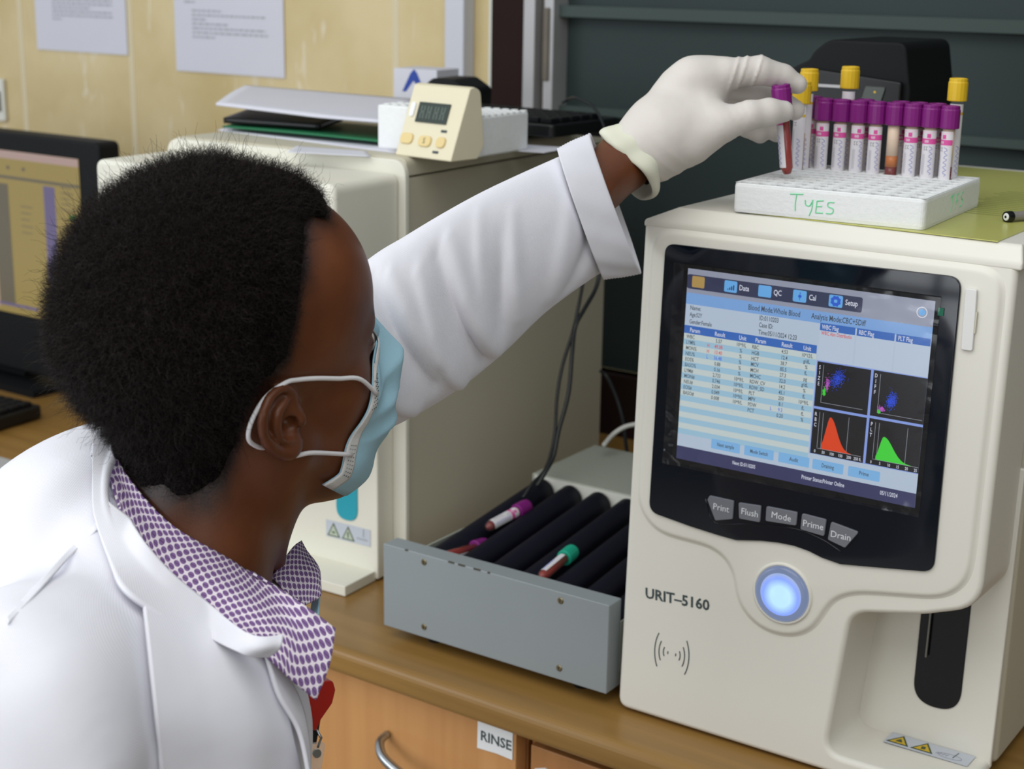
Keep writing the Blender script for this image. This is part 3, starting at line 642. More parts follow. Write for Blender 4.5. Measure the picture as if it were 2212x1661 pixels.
    def tube(name, label, cat, kind, lid, loc, rot=(0, 0, 0), H=.0745, group=None, lrot=0, long=False):
        key = (kind, lid, H)
        r = thing(name, loc, 0, label, cat, group, rot=rot)
        if key not in meshes:
            R = .0062; Ht = H - .013
            a = MB().lathe([(0, 0), (R * .5, .0008), (R * .85, .003), (R, .0065), (R, Ht)], 18)
            oa = a.build('tube_body', 'glass', r, smooth=True)
            ri = R - .0007; c_ = []
            fill = {'red': [('bloodr', .001, Ht * .9)], 'dark': [('blood', .001, Ht * .25), ('serum2', Ht * .25, Ht * .42), ('plasma', Ht * .42, Ht * .95)], 'edta': [('blood', .001, Ht * .32), ('plasma', Ht * .32, Ht * .9)],
                    'serum': [('blood', .001, Ht * .2), ('serum', Ht * .2, Ht * .55)], 'gel': [('serum', .001, Ht * .38)]}[kind]
            for m_, z0, z1 in fill:
                pr_ = [(0, z0), (ri * .6, z0 + (.0006 if z0 < .002 else 0)), (ri, z0 + (.006 if z0 < .002 else 0.0001)), (ri, z1), (0, z1)]
                c_.append(MB().lathe(pr_, 16).build('contents', m_, oa, smooth=True))
            oc = cap_mb().build('cap', {'purple': 'purple', 'yellow': 'yellow', 'green': 'tealcap'}[lid], r, smooth=False, loc=(0, 0, H - .0195))
            x = oc.modifiers.new('b', 'BEVEL'); x.width = .0003; x.segments = 2
            ol = None
            if not (kind == 'dark'):
                l = MB(); R2 = R + .0002; z0, z1 = .008, Ht - .009
                def arc(q0, q1, za, zb, m_, rr_=R2):
                    k_ = 12; v_ = [(rr_ * math.sin(q0 + (q1 - q0) * i / k_), -rr_ * math.cos(q0 + (q1 - q0) * i / k_), z) for z in (za, zb) for i in range(k_ + 1)]
                    l.add(v_, [(i, i + 1, k_ + 2 + i, k_ + 1 + i) for i in range(k_)], m_)
                w_ = 1.35; cl = {'purple': 1, 'yellow': 4, 'green': 0}[lid]
                arc(-w_, w_, z0, z1, 0)
                if lid == 'purple':
                    arc(-w_, w_, z1 - .0125, z1 - .0075, 1, R2 + .0001); arc(-.2, .35, z1 - .0068, z1 - .0030, 1, R2 + .0001); arc(-w_ * .9, w_ * .9, z1 - .0022, z1 - .0012, 2, R2 + .0001)
                    for q in (-.5, -.35, -.2, -.05): arc(q, q + .09, z1 - .0112, z1 - .0088, 0, R2 + .0002)
                if lid == 'yellow': arc(-w_, w_, z1 - .010, z1 - .0075, 4, R2 + .0001)
                # CE mark and small print, pen marks
                for q in (-.55, -.2): arc(q, q + .05, z1 - .0178, z1 - .0148, 3, R2 + .0001); arc(q, q + .2, z1 - .0152, z1 - .0148, 3, R2 + .0001); arc(q, q + .2, z1 - .0182, z1 - .0178, 3, R2 + .0001)
                for i in range(4): arc(-.75 + i * .12, -.72 + i * .12, z0 + .003, z1 - .022, 5, R2 + .0001)
                pv = [( (R2 + .00015) * math.sin(.45 + .28 * math.sin(i * 1.9)), -(R2 + .00015) * math.cos(.45 + .28 * math.sin(i * 1.9)), z0 + .003 + i * .0014) for i in range(20)]
                l.tube(pv, .00022, 4, 6)
                ol = l.build('tube_label', ['label', 'pink', 'pinktop', 'ink', 'yellow', 'paperprint', bluepen if kind != 'red' else bluepen], oa)
            meshes[key] = (oa, c_, oc, ol)
        else:
            pa, pc, pcap, pl = meshes[key]
            a2 = pa.copy(); COL.objects.link(a2); a2.parent = r
            for q in pc: q2 = q.copy(); COL.objects.link(q2); q2.parent = a2
            if pl: q2 = pl.copy(); COL.objects.link(q2); q2.parent = a2
            c2 = pcap.copy(); COL.objects.link(c2); c2.parent = r
        r.rotation_euler.z += lrot if rot == (0, 0, 0) else 0
        return r
    bluepen = mat('pen_blue', '6a72c8', .7)
    hole = lambda i, j: (RX + (ox + (i + .5) * pitch) * math.cos(RT) - (oy + (j + .5) * pitch) * math.sin(RT), RY + (ox + (i + .5) * pitch) * math.sin(RT) + (oy + (j + .5) * pitch) * math.cos(RT))
    zb = .5095 + T - .0085
    def put(i, j, kind, lid, label, H=.0740, up=0, lr=.2, grp='tubes standing in the foam rack'):
        x, y = hole(i, j); return tube('blood_tube', label, 'test tube', kind, lid, AL(x, y, zb + up), lrot=AR + lr, H=H, group=grp)
    front = [(1, 'leftmost of the front row, next to the yellow ones', 'edta', .1), (2, 'second of the front row, before the middle yellow-capped one', 'edta', .1), (3, 'third of the front row, right of the middle yellow cap', 'edta', .5),
             (4, 'fourth of the front row, left of the unlabelled one', 'edta', .3), (5, 'without label, showing orange and dark red sediment', 'dark', 0), (6, 'just right of the unlabelled one', 'edta', .1), (7, 'second from the right end of the front row', 'edta', .15), (8, 'at the right end of the front row', 'edta', -.35)]
    for i, d, kind, lr in front:
        put(i, 8, kind, 'purple', 'purple-capped tube in foam rack, ' + d, lr=lr)
    for i, d in ((3, 'just right of the middle yellow-capped tube'), (5, 'behind the unlabelled tube'), (6, 'behind the tube just right of the unlabelled one'), (7, 'behind the second tube from the right end')):
        put(i, 9, 'edta', 'purple', 'purple-capped tube in the rack back row, ' + d, lr=.4 + .1 * i)
    put(8, 9, 'serum', 'yellow', 'tall yellow-capped serum tube at the right end of the foam rack', H=.098, lr=.6)
    put(2, 9, 'serum', 'yellow', 'tall yellow-capped tube in the middle of the rack, before the black printer', H=.104, lr=.1)
    put(0, 8, 'serum', 'yellow', 'tall yellow-capped tube at the rack left end, tucked behind the gloved fingertip', H=.101, lr=-.1)
    put(0, 7, 'serum', 'yellow', 'shorter yellow-capped tube at the rack left edge, mostly hidden behind thumb and fingertip', H=.090, lr=-.1)
    put(0, 9, 'edta', 'purple', 'purple-capped blood tube at the left end of the back row, nearest the gloved hand', lr=.2)
    # the tube held in the hand
    pb = at(1701, 379, 1.425); pt = at(1687, 186, 1.405); d = Vector(pt - pb); H = d.length
    rq = d.to_track_quat('Z', 'Y').to_euler()
    h = tube('blood_tube', 'purple-capped tube of red blood, held between gloved thumb and fingers above the rack', 'test tube', 'red', 'purple', tuple(pb), rot=tuple(rq), H=round(H, 4))
    h.rotation_euler = (Matrix.Rotation(0, 3, 'Z') @ rq.to_matrix() @ Matrix.Rotation(.05, 3, 'Z')).to_euler()
    # pen
    pr = thing('pen', AL(.302, .128, .5140), rad(62), 'grey transparent ballpoint pen lying at the right edge of the green sheet', 'pen')
    MB().lathe([(.0, 0), (.0025, 0), (.0026, .0005), (.0046, .0005), (.0046, .004), (.0042, .0045), (.0042, .13), (.001, .145)], 16, (0, 0, 0), axis='x').build('barrel', mat('smoky_plastic', '8a8580', .25, .5, noise=.1), pr, smooth=False)
    MB().lathe([(.0049, .0), (.0050, .004), (.0049, .006)], 16, axis='x').build('end_ring', 'black', pr)
    MB().lathe([(.0030, -.0006), (.0034, .0), (.0034, .001)], 16, axis='x').build('end_cap', 'white_gloss', pr)
    MB().lathe([(.0012, -.0009), (.0012, .0)], 10, axis='x').build('refill', 'black', pr)
    # label printer on the back of the top
    p = thing('label_printer', AL(-.043, 0, .5084), AR, 'black label printer with pale slot and round button behind the tubes', 'printer')
    b = MB().prism(rpoly([(.012, .001), (.158, .001), (.158, .09), (.149, .141), (.062, .141), (.046, .128), (.040, .118), (.014, .105)], [.004, .004, .03, .012, .03, .02, .01, .01]), .375, .512)
    b.build('body', 'blackm', p, bevel=.006)
    f = MB().prism(rpoly([(.034, .062), (.150, .062), (.150, .100), (.045, .110), (.034, .100)], .004), .368, .376); f.build('front_panel', 'black', p, bevel=.002)
    MB().box((.036, .3665, .0905), (.1035, .3695, .0935)).build('label_slot', 'alu', p, label='pale horizontal label slot')
    q = MB().prism(rpoly([(.104, .066), (.126, .066), (.1335, .094), (.1115, .094)], .002), .3662, .3685, 0)
    q.lathe([(.0065, -.0008), (.0065, 0), (.0052, 0), (.0052, -.0008)], 20, (.1165, .3662, .0745), 1, axis='y'); q.lathe([(.0022, -.0008), (.002, 0)], 12, (.1165, .3662, .0745), 1, axis='y')
    q.lathe([(.0013, -.0008), (.001, 0)], 8, (.1225, .3662, .0885), 2, axis='y')
    q.build('control_panel', ['lcd', 'alu', 'yellow'], p)
    # tubes on the roller mixer are made with the same builder
    return tube
make_tube = on_analyser()

# ------------------------------------------------------------------ roller mixer
def mixer():
    O = (-1.024, 1.223, CT); R = rad(.86)
    r = thing('roller_mixer', O, R, 'grey metal tube roller mixer with dark navy rollers between the two analysers', 'roller mixer')
    W = .2866
    MB().prism(rpoly([(0, .015), (W, .015), (W, .111), (0, .111)], .0015), 0, .024).build('front_housing', 'steelgrey', r, bevel=.001)
    ch = MB()
    for a, b_ in ((.030, .034), (.088, .096), (.101, .110), (.121, .130), (.139, .142)): ch.box((a, -.0003, .1098), (b_, .0012, .1113))
    ch.build('paint_chips', 'chip', r)
    for x, z in ((.0559, .1026), (.056, .0276), (.2296, .1020), (.2301, .0279)):
        s = MB().lathe([(.0, -.0012), (.0028, -.0012), (.0036, -.0003), (.0036, 0)], 16, (x, 0, z), axis='y'); s.box((x - .0004, -.0014, z - .002), (x + .0004, -.0011, z + .002), 1)
        s.build('screw', ['screw', 'black'], r)
    MB().prism([(.001, .015), (W - .001, .015), (W - .001, .03), (.001, .03)], .024, .44).build('base_tray', 'steelgrey2', r)
    MB().prism([(.0, .03), (.002, .03), (.002, .085), (.0, .085)], .024, .30).build('side_plate', 'steelgrey2', r)
    MB().prism([(W - .002, .03), (W, .03), (W, .085), (W - .002, .085)], .024, .30).build('side_plate', 'steelgrey2', r)
    MB().prism(rpoly([(0, .015), (W, .015), (W, .115), (0, .115)], .003), .292, .44).build('motor_housing', 'steelgrey2', r, bevel=.0015)
    MB().prism([(.006, .07), (W - .006, .07), (W - .006, .1135), (.006, .1135)], .2895, .2918).build('bearing_plate', 'white_tape', r)
    for x, y in ((.05, .03), (.24, .03), (.05, .41), (.24, .41)): MB().lathe([(.009, 0), (.011, .015)], 16, (x, y, 0)).build('foot', 'black', r)
    xs = [.020 + i * .0405 for i in range(7)]
    for x in xs:
        n = 14; pts = [(x, .026 + .262 * i / n, .066 + .031 * i / n) for i in range(n + 1)]
        MB().tube(pts, [.0155] * 15, 20).build('roller', 'roller', r, smooth=True)
    L = lambda x, y, z: tuple(np.array(O) + np.array([x * math.cos(R) - y * math.sin(R), x * math.sin(R) + y * math.cos(R), z]))
    zt = lambda y: .066 + .118 * (y - .026) + .0178
    TX = rad(-90 + 6.7)
    make_tube('blood_tube', 'purple-capped tube with pink-banded label lying on the navy rollers, farther back', 'test tube', 'edta', 'purple', L(.0405, .138, zt(.138)), rot=(rad(-90), 0, R), H=.0745).rotation_euler = (TX, rad(40), R)
    make_tube('blood_tube', 'red tube with purple cap lying on the left rollers, nearer the front edge', 'test tube', 'red', 'purple', L(.0405, .056, zt(.056)), rot=(rad(-90), 0, R), H=.0746).rotation_euler = (TX, rad(160), R)
    make_tube('blood_tube', 'green-capped red blood tube lying between the rollers', 'test tube', 'red', 'green', L(.1620, .066, zt(.066)), rot=(rad(-90), 0, R), H=.0745).rotation_euler = (TX, rad(-50), R)
    # cables hanging from the left analyser down behind the mixer
    def cable(pts, rr, label, m='cable'):
        tag(MB().tube(catmull([at(*p) for p in pts], 60), rr, 8).build('power_cable', m, smooth=True), label, 'cable')
    cable([(1262, 596, 1.93), (1250, 660, 1.93), (1238, 715, 1.925), (1215, 790, 1.92), (1203, 860, 1.91), (1198, 940, 1.90), (1180, 1010, 1.88), (1150, 1045, 1.86), (1130, 1075, 1.85)], .0022, 'thin black cable hanging against the side of the left analyser, left strand', )
    cable([(1300, 560, 1.95), (1288, 620, 1.94), (1262, 668, 1.915), (1243, 705, 1.90), (1236, 760, 1.90), (1228, 850, 1.89), (1207, 930, 1.88), (1196, 985, 1.87), (1178, 1020, 1.855), (1160, 1050, 1.85)], .0027, 'thicker black cable hanging against the side of the left analyser, crossing the thin one')
    cable([(1296, 800, 2.12), (1312, 815, 2.12), (1332, 860, 2.10), (1346, 910, 2.08), (1352, 960, 2.05), (1360, 1010, 2.0)], .0026, 'black cable arching down in the gap between the two analysers')
    cable([(1304, 962, 1.98), (1325, 938, 2.0), (1350, 922, 2.0), (1380, 915, 2.0)], .0030, 'white cable curving behind the roller mixer', 'wcable')
mixer()

# ------------------------------------------------------------------ the older analyser on the left
def left_machine():
    O = (-1.133, 1.283, CT + .0008); R = rad(3.3)
    r = thing('blood_analyser', O, R, 'older cream bench analyser with teal slot and warning label, behind the person', 'laboratory machine')
    MB().prism(rpoly([(-.338, .012), (.018, .012), (.018, .4835), (-.338, .4835)], [.002] * 4), .10, .584).build('body', 'shellside', r, bevel=.003)
    MB().prism(rpoly([(-.339, .4855), (.0195, .4855), (.0195, .507), (-.339, .507)], [0, .002, .017, .017], 8), .098, .585).build('lid', 'shellside', r, label='beige top cover')
    MB().prism(rpoly([(-.345, .002), (.023, .002), (.023, .505), (-.345, .505)], [.004, .004, .02, .02], 8), .0905, .0985).build('flange', 'shell2', r, bevel=.0015)
    # upper hood and lower front
    MB().prism(rpoly([(-.348, .20), (.0145, .20), (.0145, .4895), (-.348, .4895)], [.03, .03, .012, .012], 8), -.028, .0906).build('hood', 'shell2', r, bevel=.006, seg=4)
    MB().prism(rpoly([(-.338, .002), (.0045, .002), (.0045, .30), (-.338, .30)], .003), .0585, .0906).build('lower_front', 'shell2', r, bevel=.003)
    MB().prism(rpoly([(-.33, .0), (.0, .0), (.0, .0125), (-.33, .0125)], .001), .0, .060).build('drip_tray', 'shell2', r, bevel=.0025)
    MB().prism(rpoly([(-.0570, .0695), (-.0250, .0695), (-.0250, .22), (-.0570, .22)], [.0158, .0158, 0, 0], 10), .0570, .0590).build('teal_slot', 'teal', r, bevel=.0006)
    lb = MB(); x0, x1, z0, z1 = -.0735, -.0060, .0425, .0640; y = .0578
    q = lambda u, v, k=0: (x0 + u * (x1 - x0), y - .0002 * k, z0 + v * (z1 - z0) )
    lb.box((x0, y, z0), (x1, y + .0006, z1), 0)
    for u0 in (.03, .36):
        tri = [(u0, .08), (u0 + .29, .08), (u0 + .145, .92)]; cx, cy = u0 + .145, .36
        lb.add([q(a, b_, 1) for a, b_ in tri], [(0, 1, 2)], 1); lb.add([q(cx + (a - cx) * .76, cy + (b_ - cy) * .76, 2) for a, b_ in tri], [(0, 1, 2)], 2)
        mk = [(cx - .025, .28), (cx + .025, .28), (cx + .04, .42), (cx, .36), (cx - .04, .42)] if u0 < .1 else [(cx - .008, .2), (cx + .008, .2), (cx + .012, .6), (cx - .02, .52)]
        lb.add([q(a, b_, 3) for a, b_ in mk], [tuple(range(len(mk)))], 1)
    lb.tube([q(.85, .5, 3), q(.85, .95, 3)], .0003, 4, 3); lb.tube([q(.7 + .03 * i, .3 + .08 * (i % 2), 3) for i in range(9)], .0003, 4, 3)
    lb.build('hazard_label', ['label_bg', 'warnd', 'warnp', 'paperprint'], r, label='silver label with two warning triangles')
    T = CT + .507
    # things on its top ------------------------------------------------
    def tim():
        t = thing('digital_timer', tuple(list(at(918, 309, 1.765)[:2]) + [T + .0005]), rad(-6), 'cream digital timer with small grey display and three yellow buttons', 'timer')
        Wd = .039
        side = rpoly([(-.004, 0), (.036, 0), (.046, .012), (.040, .068), (.030, .072), (.024, .070)], [.002, .002, .01, .012, .006, .003], 5)
        MB().prism(side, -Wd, Wd, axis='x').build('case', 'cream', t, bevel=.0025)
        ang = math.atan2(.028, .070); fm = Matrix.Translation((0, -.0045, 0)) @ Matrix.Rotation(-ang, 4, 'X')
        MB().prism([(-.023, .037), (.020, .037), (.020, .058), (-.023, .058)], -.0012, .001).build('display', 'lcd', t, mw=fm, bevel=.0004)
        sg = MB()
        for i, u in enumerate((-.018, -.009, .001, .010)): sg.box((u, -.0014, .041), (u + .0015, -.0012, .054)); sg.box((u + .004, -.0014, .041), (u + .0055, -.0012, .054)); sg.box((u, -.0014, .047), (u + .0055, -.0012, .0485))
        sg.build('display_digits', 'lcdseg', t, mw=fm)
        for x, z, w_ in ((-.028, .019, .0085), (-.002, .018, .0085), (.020, .0185, .006)):
            MB().prism(rpoly([(x - w_, z - .0055), (x + w_, z - .0055), (x + w_, z + .0055), (x - w_, z + .0055)], .0052), -.0018, .001).build('button', 'creambtn', t, mw=fm, bevel=.0006)
        tx = MB(); add_text(tx, 'S', -.002, .0155, .008, -.0020, 0, 'c'); tx.box((.016, -.0003, .029), (.0235, .001, .0315)); tx.box((.012, -.0003, .007), (.0195, .001, .0095))
        tx.build('printed_marks', 'ink', t, mw=fm)
        MB().prism(rpoly([(-.0335, .042), (-.0275, .042), (-.0275, .057), (-.0335, .057)], .0028), -.0014, .001).build('indicator', 'white_gloss', t, mw=fm)
    tim()
    tt = [o for o in COL.objects if o.name.startswith('digital_timer')][0]; tt.scale = (1.13, 1.13, 1.13)
    def block(label, loc, rz, sx, sy, sz, cut=0):
        t = thing('foam_block', loc, rz, label, 'foam rack')
        MB().prism(rpoly([(-sx / 2, -sy / 2), (sx / 2, -sy / 2), (sx / 2, sy / 2), (-sx / 2, sy / 2)], .005), 0, sz, axis='z').build('block', 'foam', t, bevel=.003)
        d = MB()
        for i in range(int(sx / .013)):
            for j in range(int(sy / .013)): d.lathe([(.0045, sz + .0001), (.0043, sz + .0012), (.0030, sz + .0004), (.0, sz - .0002)], 10, (-sx / 2 + .009 + i * .013, -sy / 2 + .009 + j * .013, 0))
        d.build('hole_rims', 'foam', t)
    block('white foam tube rack standing right of the cream timer', tuple(list(at(1040, 300, 1.84)[:2]) + [T + .0005]), rad(2), .066, .105, .046)
    block('white foam tube rack partly hidden on the left of the cream timer', tuple(list(at(876, 272, 1.86)[:2]) + [T + .0005]), rad(2), .048, .05, .052)
    # keyboard
    k = thing('keyboard', tuple(list(at(1165, 262, 1.99)[:2]) + [T + .012]), rad(-2), 'black computer keyboard on top of the left analyser', 'keyboard')
    MB().prism(rpoly([(-.15, -.075), (.075, -.075), (.075, .075), (-.15, .075)], .008), 0, .016, axis='z').build('base', 'black', k, bevel=.003)
    for j in range(5):
        row = MB()
        for i in range(11): row.prism(rpoly([(-.145 + i * .0195, -.068 + j * .022), (-.128 + i * .0195, -.068 + j * .022), (-.128 + i * .0195, -.050 + j * .022), (-.145 + i * .0195, -.050 + j * .022)], .002, 2), .0162, .0225, axis='z')
        row.build('key_row', 'blackm', k, bevel=.001)
    MB().prism(rpoly([(-.15, .06), (.075, .06), (.075, .095), (-.15, .095)], .01), -.010, .0, axis='z').build('rear_foot', 'black', k)
    tag(MB().tube(catmull([at(*p) for p in [(1215, 222, 2.04), (1228, 214, 2.03), (1245, 212, 2.0), (1280, 230, 1.98), (1300, 262, 1.96), (1307, 300, 1.95), (1305, 420, 1.945), (1296, 560, 1.945)]], 70), .0018, 8).build('keyboard_cable', 'cable', smooth=True), 'thin black lead looping from the keyboard over the machine edge', 'cable')
    tag(MB().prism([(-.03, -.03), (.035, -.035), (.05, .03), (-.03, .04)], 0, .0006, axis='z').build('paper_sheet', 'paper', loc=tuple(list(at(1135, 300, 1.88)[:2]) + [T + .0004]), rot=(0, 0, .3)), 'white paper scrap lying under the front edge of the keyboard', 'paper')
    # black pouch / scanner
    s = thing('barcode_scanner', tuple(list(at(985, 215, 2.12)[:2]) + [T]), rad(8), 'dark rounded scanner head lying behind the cream timer', 'scanner')
    MB().prism(rpoly([(-.036, 0), (.032, 0), (.036, .052), (.012, .066), (-.022, .066), (-.040, .05)], [.006, .006, .012, .012, .014, .012]), -.03, .04).build('head', 'blackm', s, bevel=.008)
    MB().prism(rpoly([(-.006, .012), (.028, .012), (.030, .05), (.002, .056)], .004), -.034, -.029).build('scan_window', 'black', s, bevel=.001)
    # small carton with blue mark
    c = thing('carton', tuple(list(at(905, 230, 2.22)[:2]) + [T]), rad(6), 'small white carton with a blue arch mark beside the wall trunking', 'box')
    MB().box((-.043, 0, 0), (.030, .06, .070)).build('box', 'paper', c, bevel=.001)
    ar = [(-.028 + .0, .034), (-.022, .034), (-.009, .050), (.004, .034), (.010, .034), (-.003, .060), (-.008, .066), (-.014, .060)]
    MB().prism([(a, b_ + .004) for a, b_ in ar], -.0006, .0001).build('blue_mark', 'bluemark', c)
    # pile of papers and folders
    def sheet(pts, m, label, th=.0012, curl=0, name='paper_sheet', cat='paper', lvl=.001):
        P = [at(*p) for p in pts]; nU, nV = 16, 12; vs = []
        for j in range(nV + 1):
            for i in range(nU + 1):
                u, v = i / nU, j / nV; p = (1 - u) * (1 - v) * P[0] + u * (1 - v) * P[1] + u * v * P[2] + (1 - u) * v * P[3]
                p = p + np.array([0, 0, curl * (math.sin(math.pi * v) * .6 + .4 * math.sin(2.5 * u + 2 * v))]); p[2] = T + lvl + (.6 * max(0, p[2] - T - lvl) if lvl > .03 else curl * (.4 + .3 * math.sin(3 * u + 4 * v))); vs.append(p)
        mb = MB().add(vs, [(j * (nU + 1) + i, j * (nU + 1) + i + 1, (j + 1) * (nU + 1) + i + 1, (j + 1) * (nU + 1) + i) for j in range(nV) for i in range(nU)])
        o = mb.build(name, m, smooth=True, solid=th); tag(o, label, cat, 'papers on the left analyser'); return o
    sheet([(470, 288, 2.02), (860, 306, 1.80), (850, 268, 1.98), (560, 250, 2.18)], 'paper', 'lowest white sheet of the pile on the left analyser, lying flat', .001, lvl=.0015)
    sheet([(480, 262, 2.00), (870, 296, 1.84), (880, 240, 2.0), (600, 235, 2.15)], 'darkgreen', 'green card folder in the middle of the paper pile', .002, .003, 'folder', 'folder', lvl=.0065)
    sheet([(482, 236, 2.00), (690, 262, 1.94), (740, 230, 2.05), (545, 205, 2.15)], 'black', 'black folder poking out under the top sheets at the left', .007, .0, 'folder', 'folder', lvl=.0155)
    sheet([(466, 220, 2.00), (842, 280, 1.86), (900, 205, 2.08), (530, 180, 2.26)], 'paper', 'large white sheet on top of the pile beside the timer', .003, .004, lvl=.0305)
    sheet([(620, 296, 1.80), (800, 300, 1.77), (790, 290, 1.82), (640, 284, 1.86)], 'paper', 'small white sheet lying flat in front of the pile', .0008, lvl=.0008)
left_machine()

# ------------------------------------------------------------------ wall papers, monitor, left end of the counter
def rest():
    WY = 2.048
    def notice(x0, x1, z0, z1, lines, label, rot=0):
        n = thing('wall_notice', ((x0 + x1) / 2, WY, z0), 0, label, 'notice'); w_ = x1 - x0
        MB().box((-w_ / 2, -.0006, 0), (w_ / 2, 0, z1 - z0)).build('sheet', 'paper', n, rot=(0, rot, 0))
        t = MB()
        for k, (z, a, b_) in enumerate(lines):
            x = -w_ / 2 + a * w_
            while x < -w_ / 2 + b_ * w_:
                l = .006 + .012 * rnd.random(); t.box((x, -.0010, z), (min(x + l, -w_ / 2 + b_ * w_), -.0007, z + .0028)); x += l + .003
        t.build('printed_lines', 'paperprint', n, rot=(0, rot, 0))
    notice(-2.606, -2.340, CT + .545, CT + .86, [(.06 + i * .0075, .2, [.3, .86, .86, .62, .86, .86, .5, .86, .86][i % 9]) for i in range(8)] + [(.128, .14, .2)], 'left printed notice taped to the yellow wall above the monitor')
    notice(-2.208, -1.934, CT + .523, CT + .86, [(.062 + i * .0078, .17, [.38, .86, .84, .5, .3, .84, .45][i % 7]) for i in range(7)] + [(.124, .1, .2)] + [(.142 + i * .0078, .17, [.3, .86, .86, .55, .86, .82][i % 6]) for i in range(5)] + [(.19, .17, .4)], 'right printed notice taped to the yellow wall above the left analyser')
    # monitor
    m = thing('monitor', (-2.215, 1.64, CT), rad(0), 'black desktop monitor showing a yellow screen behind the person', 'monitor')
    MB().prism(rpoly([(-.36, .03), (.262, .03), (.262, .441), (-.36, .441)], .012), 0, .045).build('case', 'blackm', m, bevel=.006)
    scr = [glow('monitor_yellow', 'a08c4c', .75), glow('monitor_pink', 'b89c94', .75), glow('monitor_violet', '6e648c', .7), glow('monitor_shade', '6c6450', .7), glow('monitor_green', '5a9a3c', .7)]
    s = MB(); y = -.001
    s.box((-.33, y, .133), (.212, .001, .411), 0); s.box((-.33, y - .0004, .398), (.212, y, .411), 1); s.box((-.33, y - .0004, .364), (.212, y, .369), 3)
    s.box((-.01, y - .0004, .15), (.03, y, .355), 3); s.box((.122, y - .0004, .20), (.150, y, .36), 2); s.box((-.04, y - .0004, .14), (-.012, y, .36), 1)
    s.box((.14, y - .0004, .135), (.212, y, .19), 1); s.box((-.33, y - .0004, .145), (.09, y, .15), 2); s.box((.185, y - .0004, .31), (.2, y, .318), 4)
    for i in range(5): s.box((.165, y - .0004, .325 + i * .009), (.195 - .004 * (i % 3), y, .3265 + i * .009), 3); s.box((.06, y - .0004, .32 - i * .011), (.09 - .004 * (i % 3), y, .3215 - i * .011), 3)
    for i in range(2): s.box((.03 + i * .04, y - .0004, .38), (.037 + i * .04, y, .386), 3)
    s.build('screen', scr, m)
    MB().prism(rpoly([(-.20, 0), (.10, 0), (.10, .012), (-.20, .012)], .004), -.03, .16).build('foot', 'blackm', m)
    MB().box((-.10, .03, .01), (.0, .06, .2)).build('stand', 'blackm', m)
    MB().box((.222, -.002, .052), (.236, .001, .060)).build('power_light', glow('blue_led', '2f9cf0', 1.2), m)
    k = thing('keyboard', (-2.17, 1.46, CT + .002), rad(4), 'black keyboard in front of the monitor, at the left edge', 'keyboard')
    MB().prism(rpoly([(-.25, -.07), (.17, -.07), (.17, .07), (-.25, .07)], .008), 0, .022, axis='z').build('base', 'black', k, bevel=.004)
    kk = MB()
    for j in range(5):
        row = MB()
        for i in range(20): row.prism(rpoly([(-.24 + i * .0203, -.058 + j * .0235), (-.223 + i * .0203, -.058 + j * .0235), (-.223 + i * .0203, -.038 + j * .0235), (-.24 + i * .0203, -.038 + j * .0235)], .002, 2), .0222, .029, axis='z')
        row.build('key_row', 'blackm', k, bevel=.001)
    def sh(pts, mname, label, z, name='paper_sheet', cat='paper', th=.001):
        o = MB().prism(pts, 0, th, axis='z').build(name, mname, loc=(0, 0, CT + z)); tag(o, label, cat)
    sh([(-2.3, 1.19), (-1.66, 1.20), (-1.70, 1.375), (-2.3, 1.36)], mat('grey_plastic_sheet', 'aeb0b2', .5), 'grey sheet lying on the worktop at the left edge, below the keyboard', .001)
    sh([(-2.1, 1.215), (-1.84, 1.215), (-1.84, 1.25), (-2.1, 1.25)], mat('pink_card', 'd8627a', .6), 'pink card strip lying on the grey sheet at the left edge', .0025)
    MBo = MB().prism(rpoly([(-.020, 0), (.020, 0), (.020, .086), (-.020, .086)], .004), -.008, 0)
    s = thing('wall_socket', (-2.735, WY, CT + .395), 0, 'pale wall fitting at the far left edge above the monitor', 'wall fitting'); MBo.build('plate', 'white_tape', s, bevel=.002)
    MB().box((-.012, -.0105, .02), (.012, -.008, .06)).build('cover', 'alud', s)
rest()

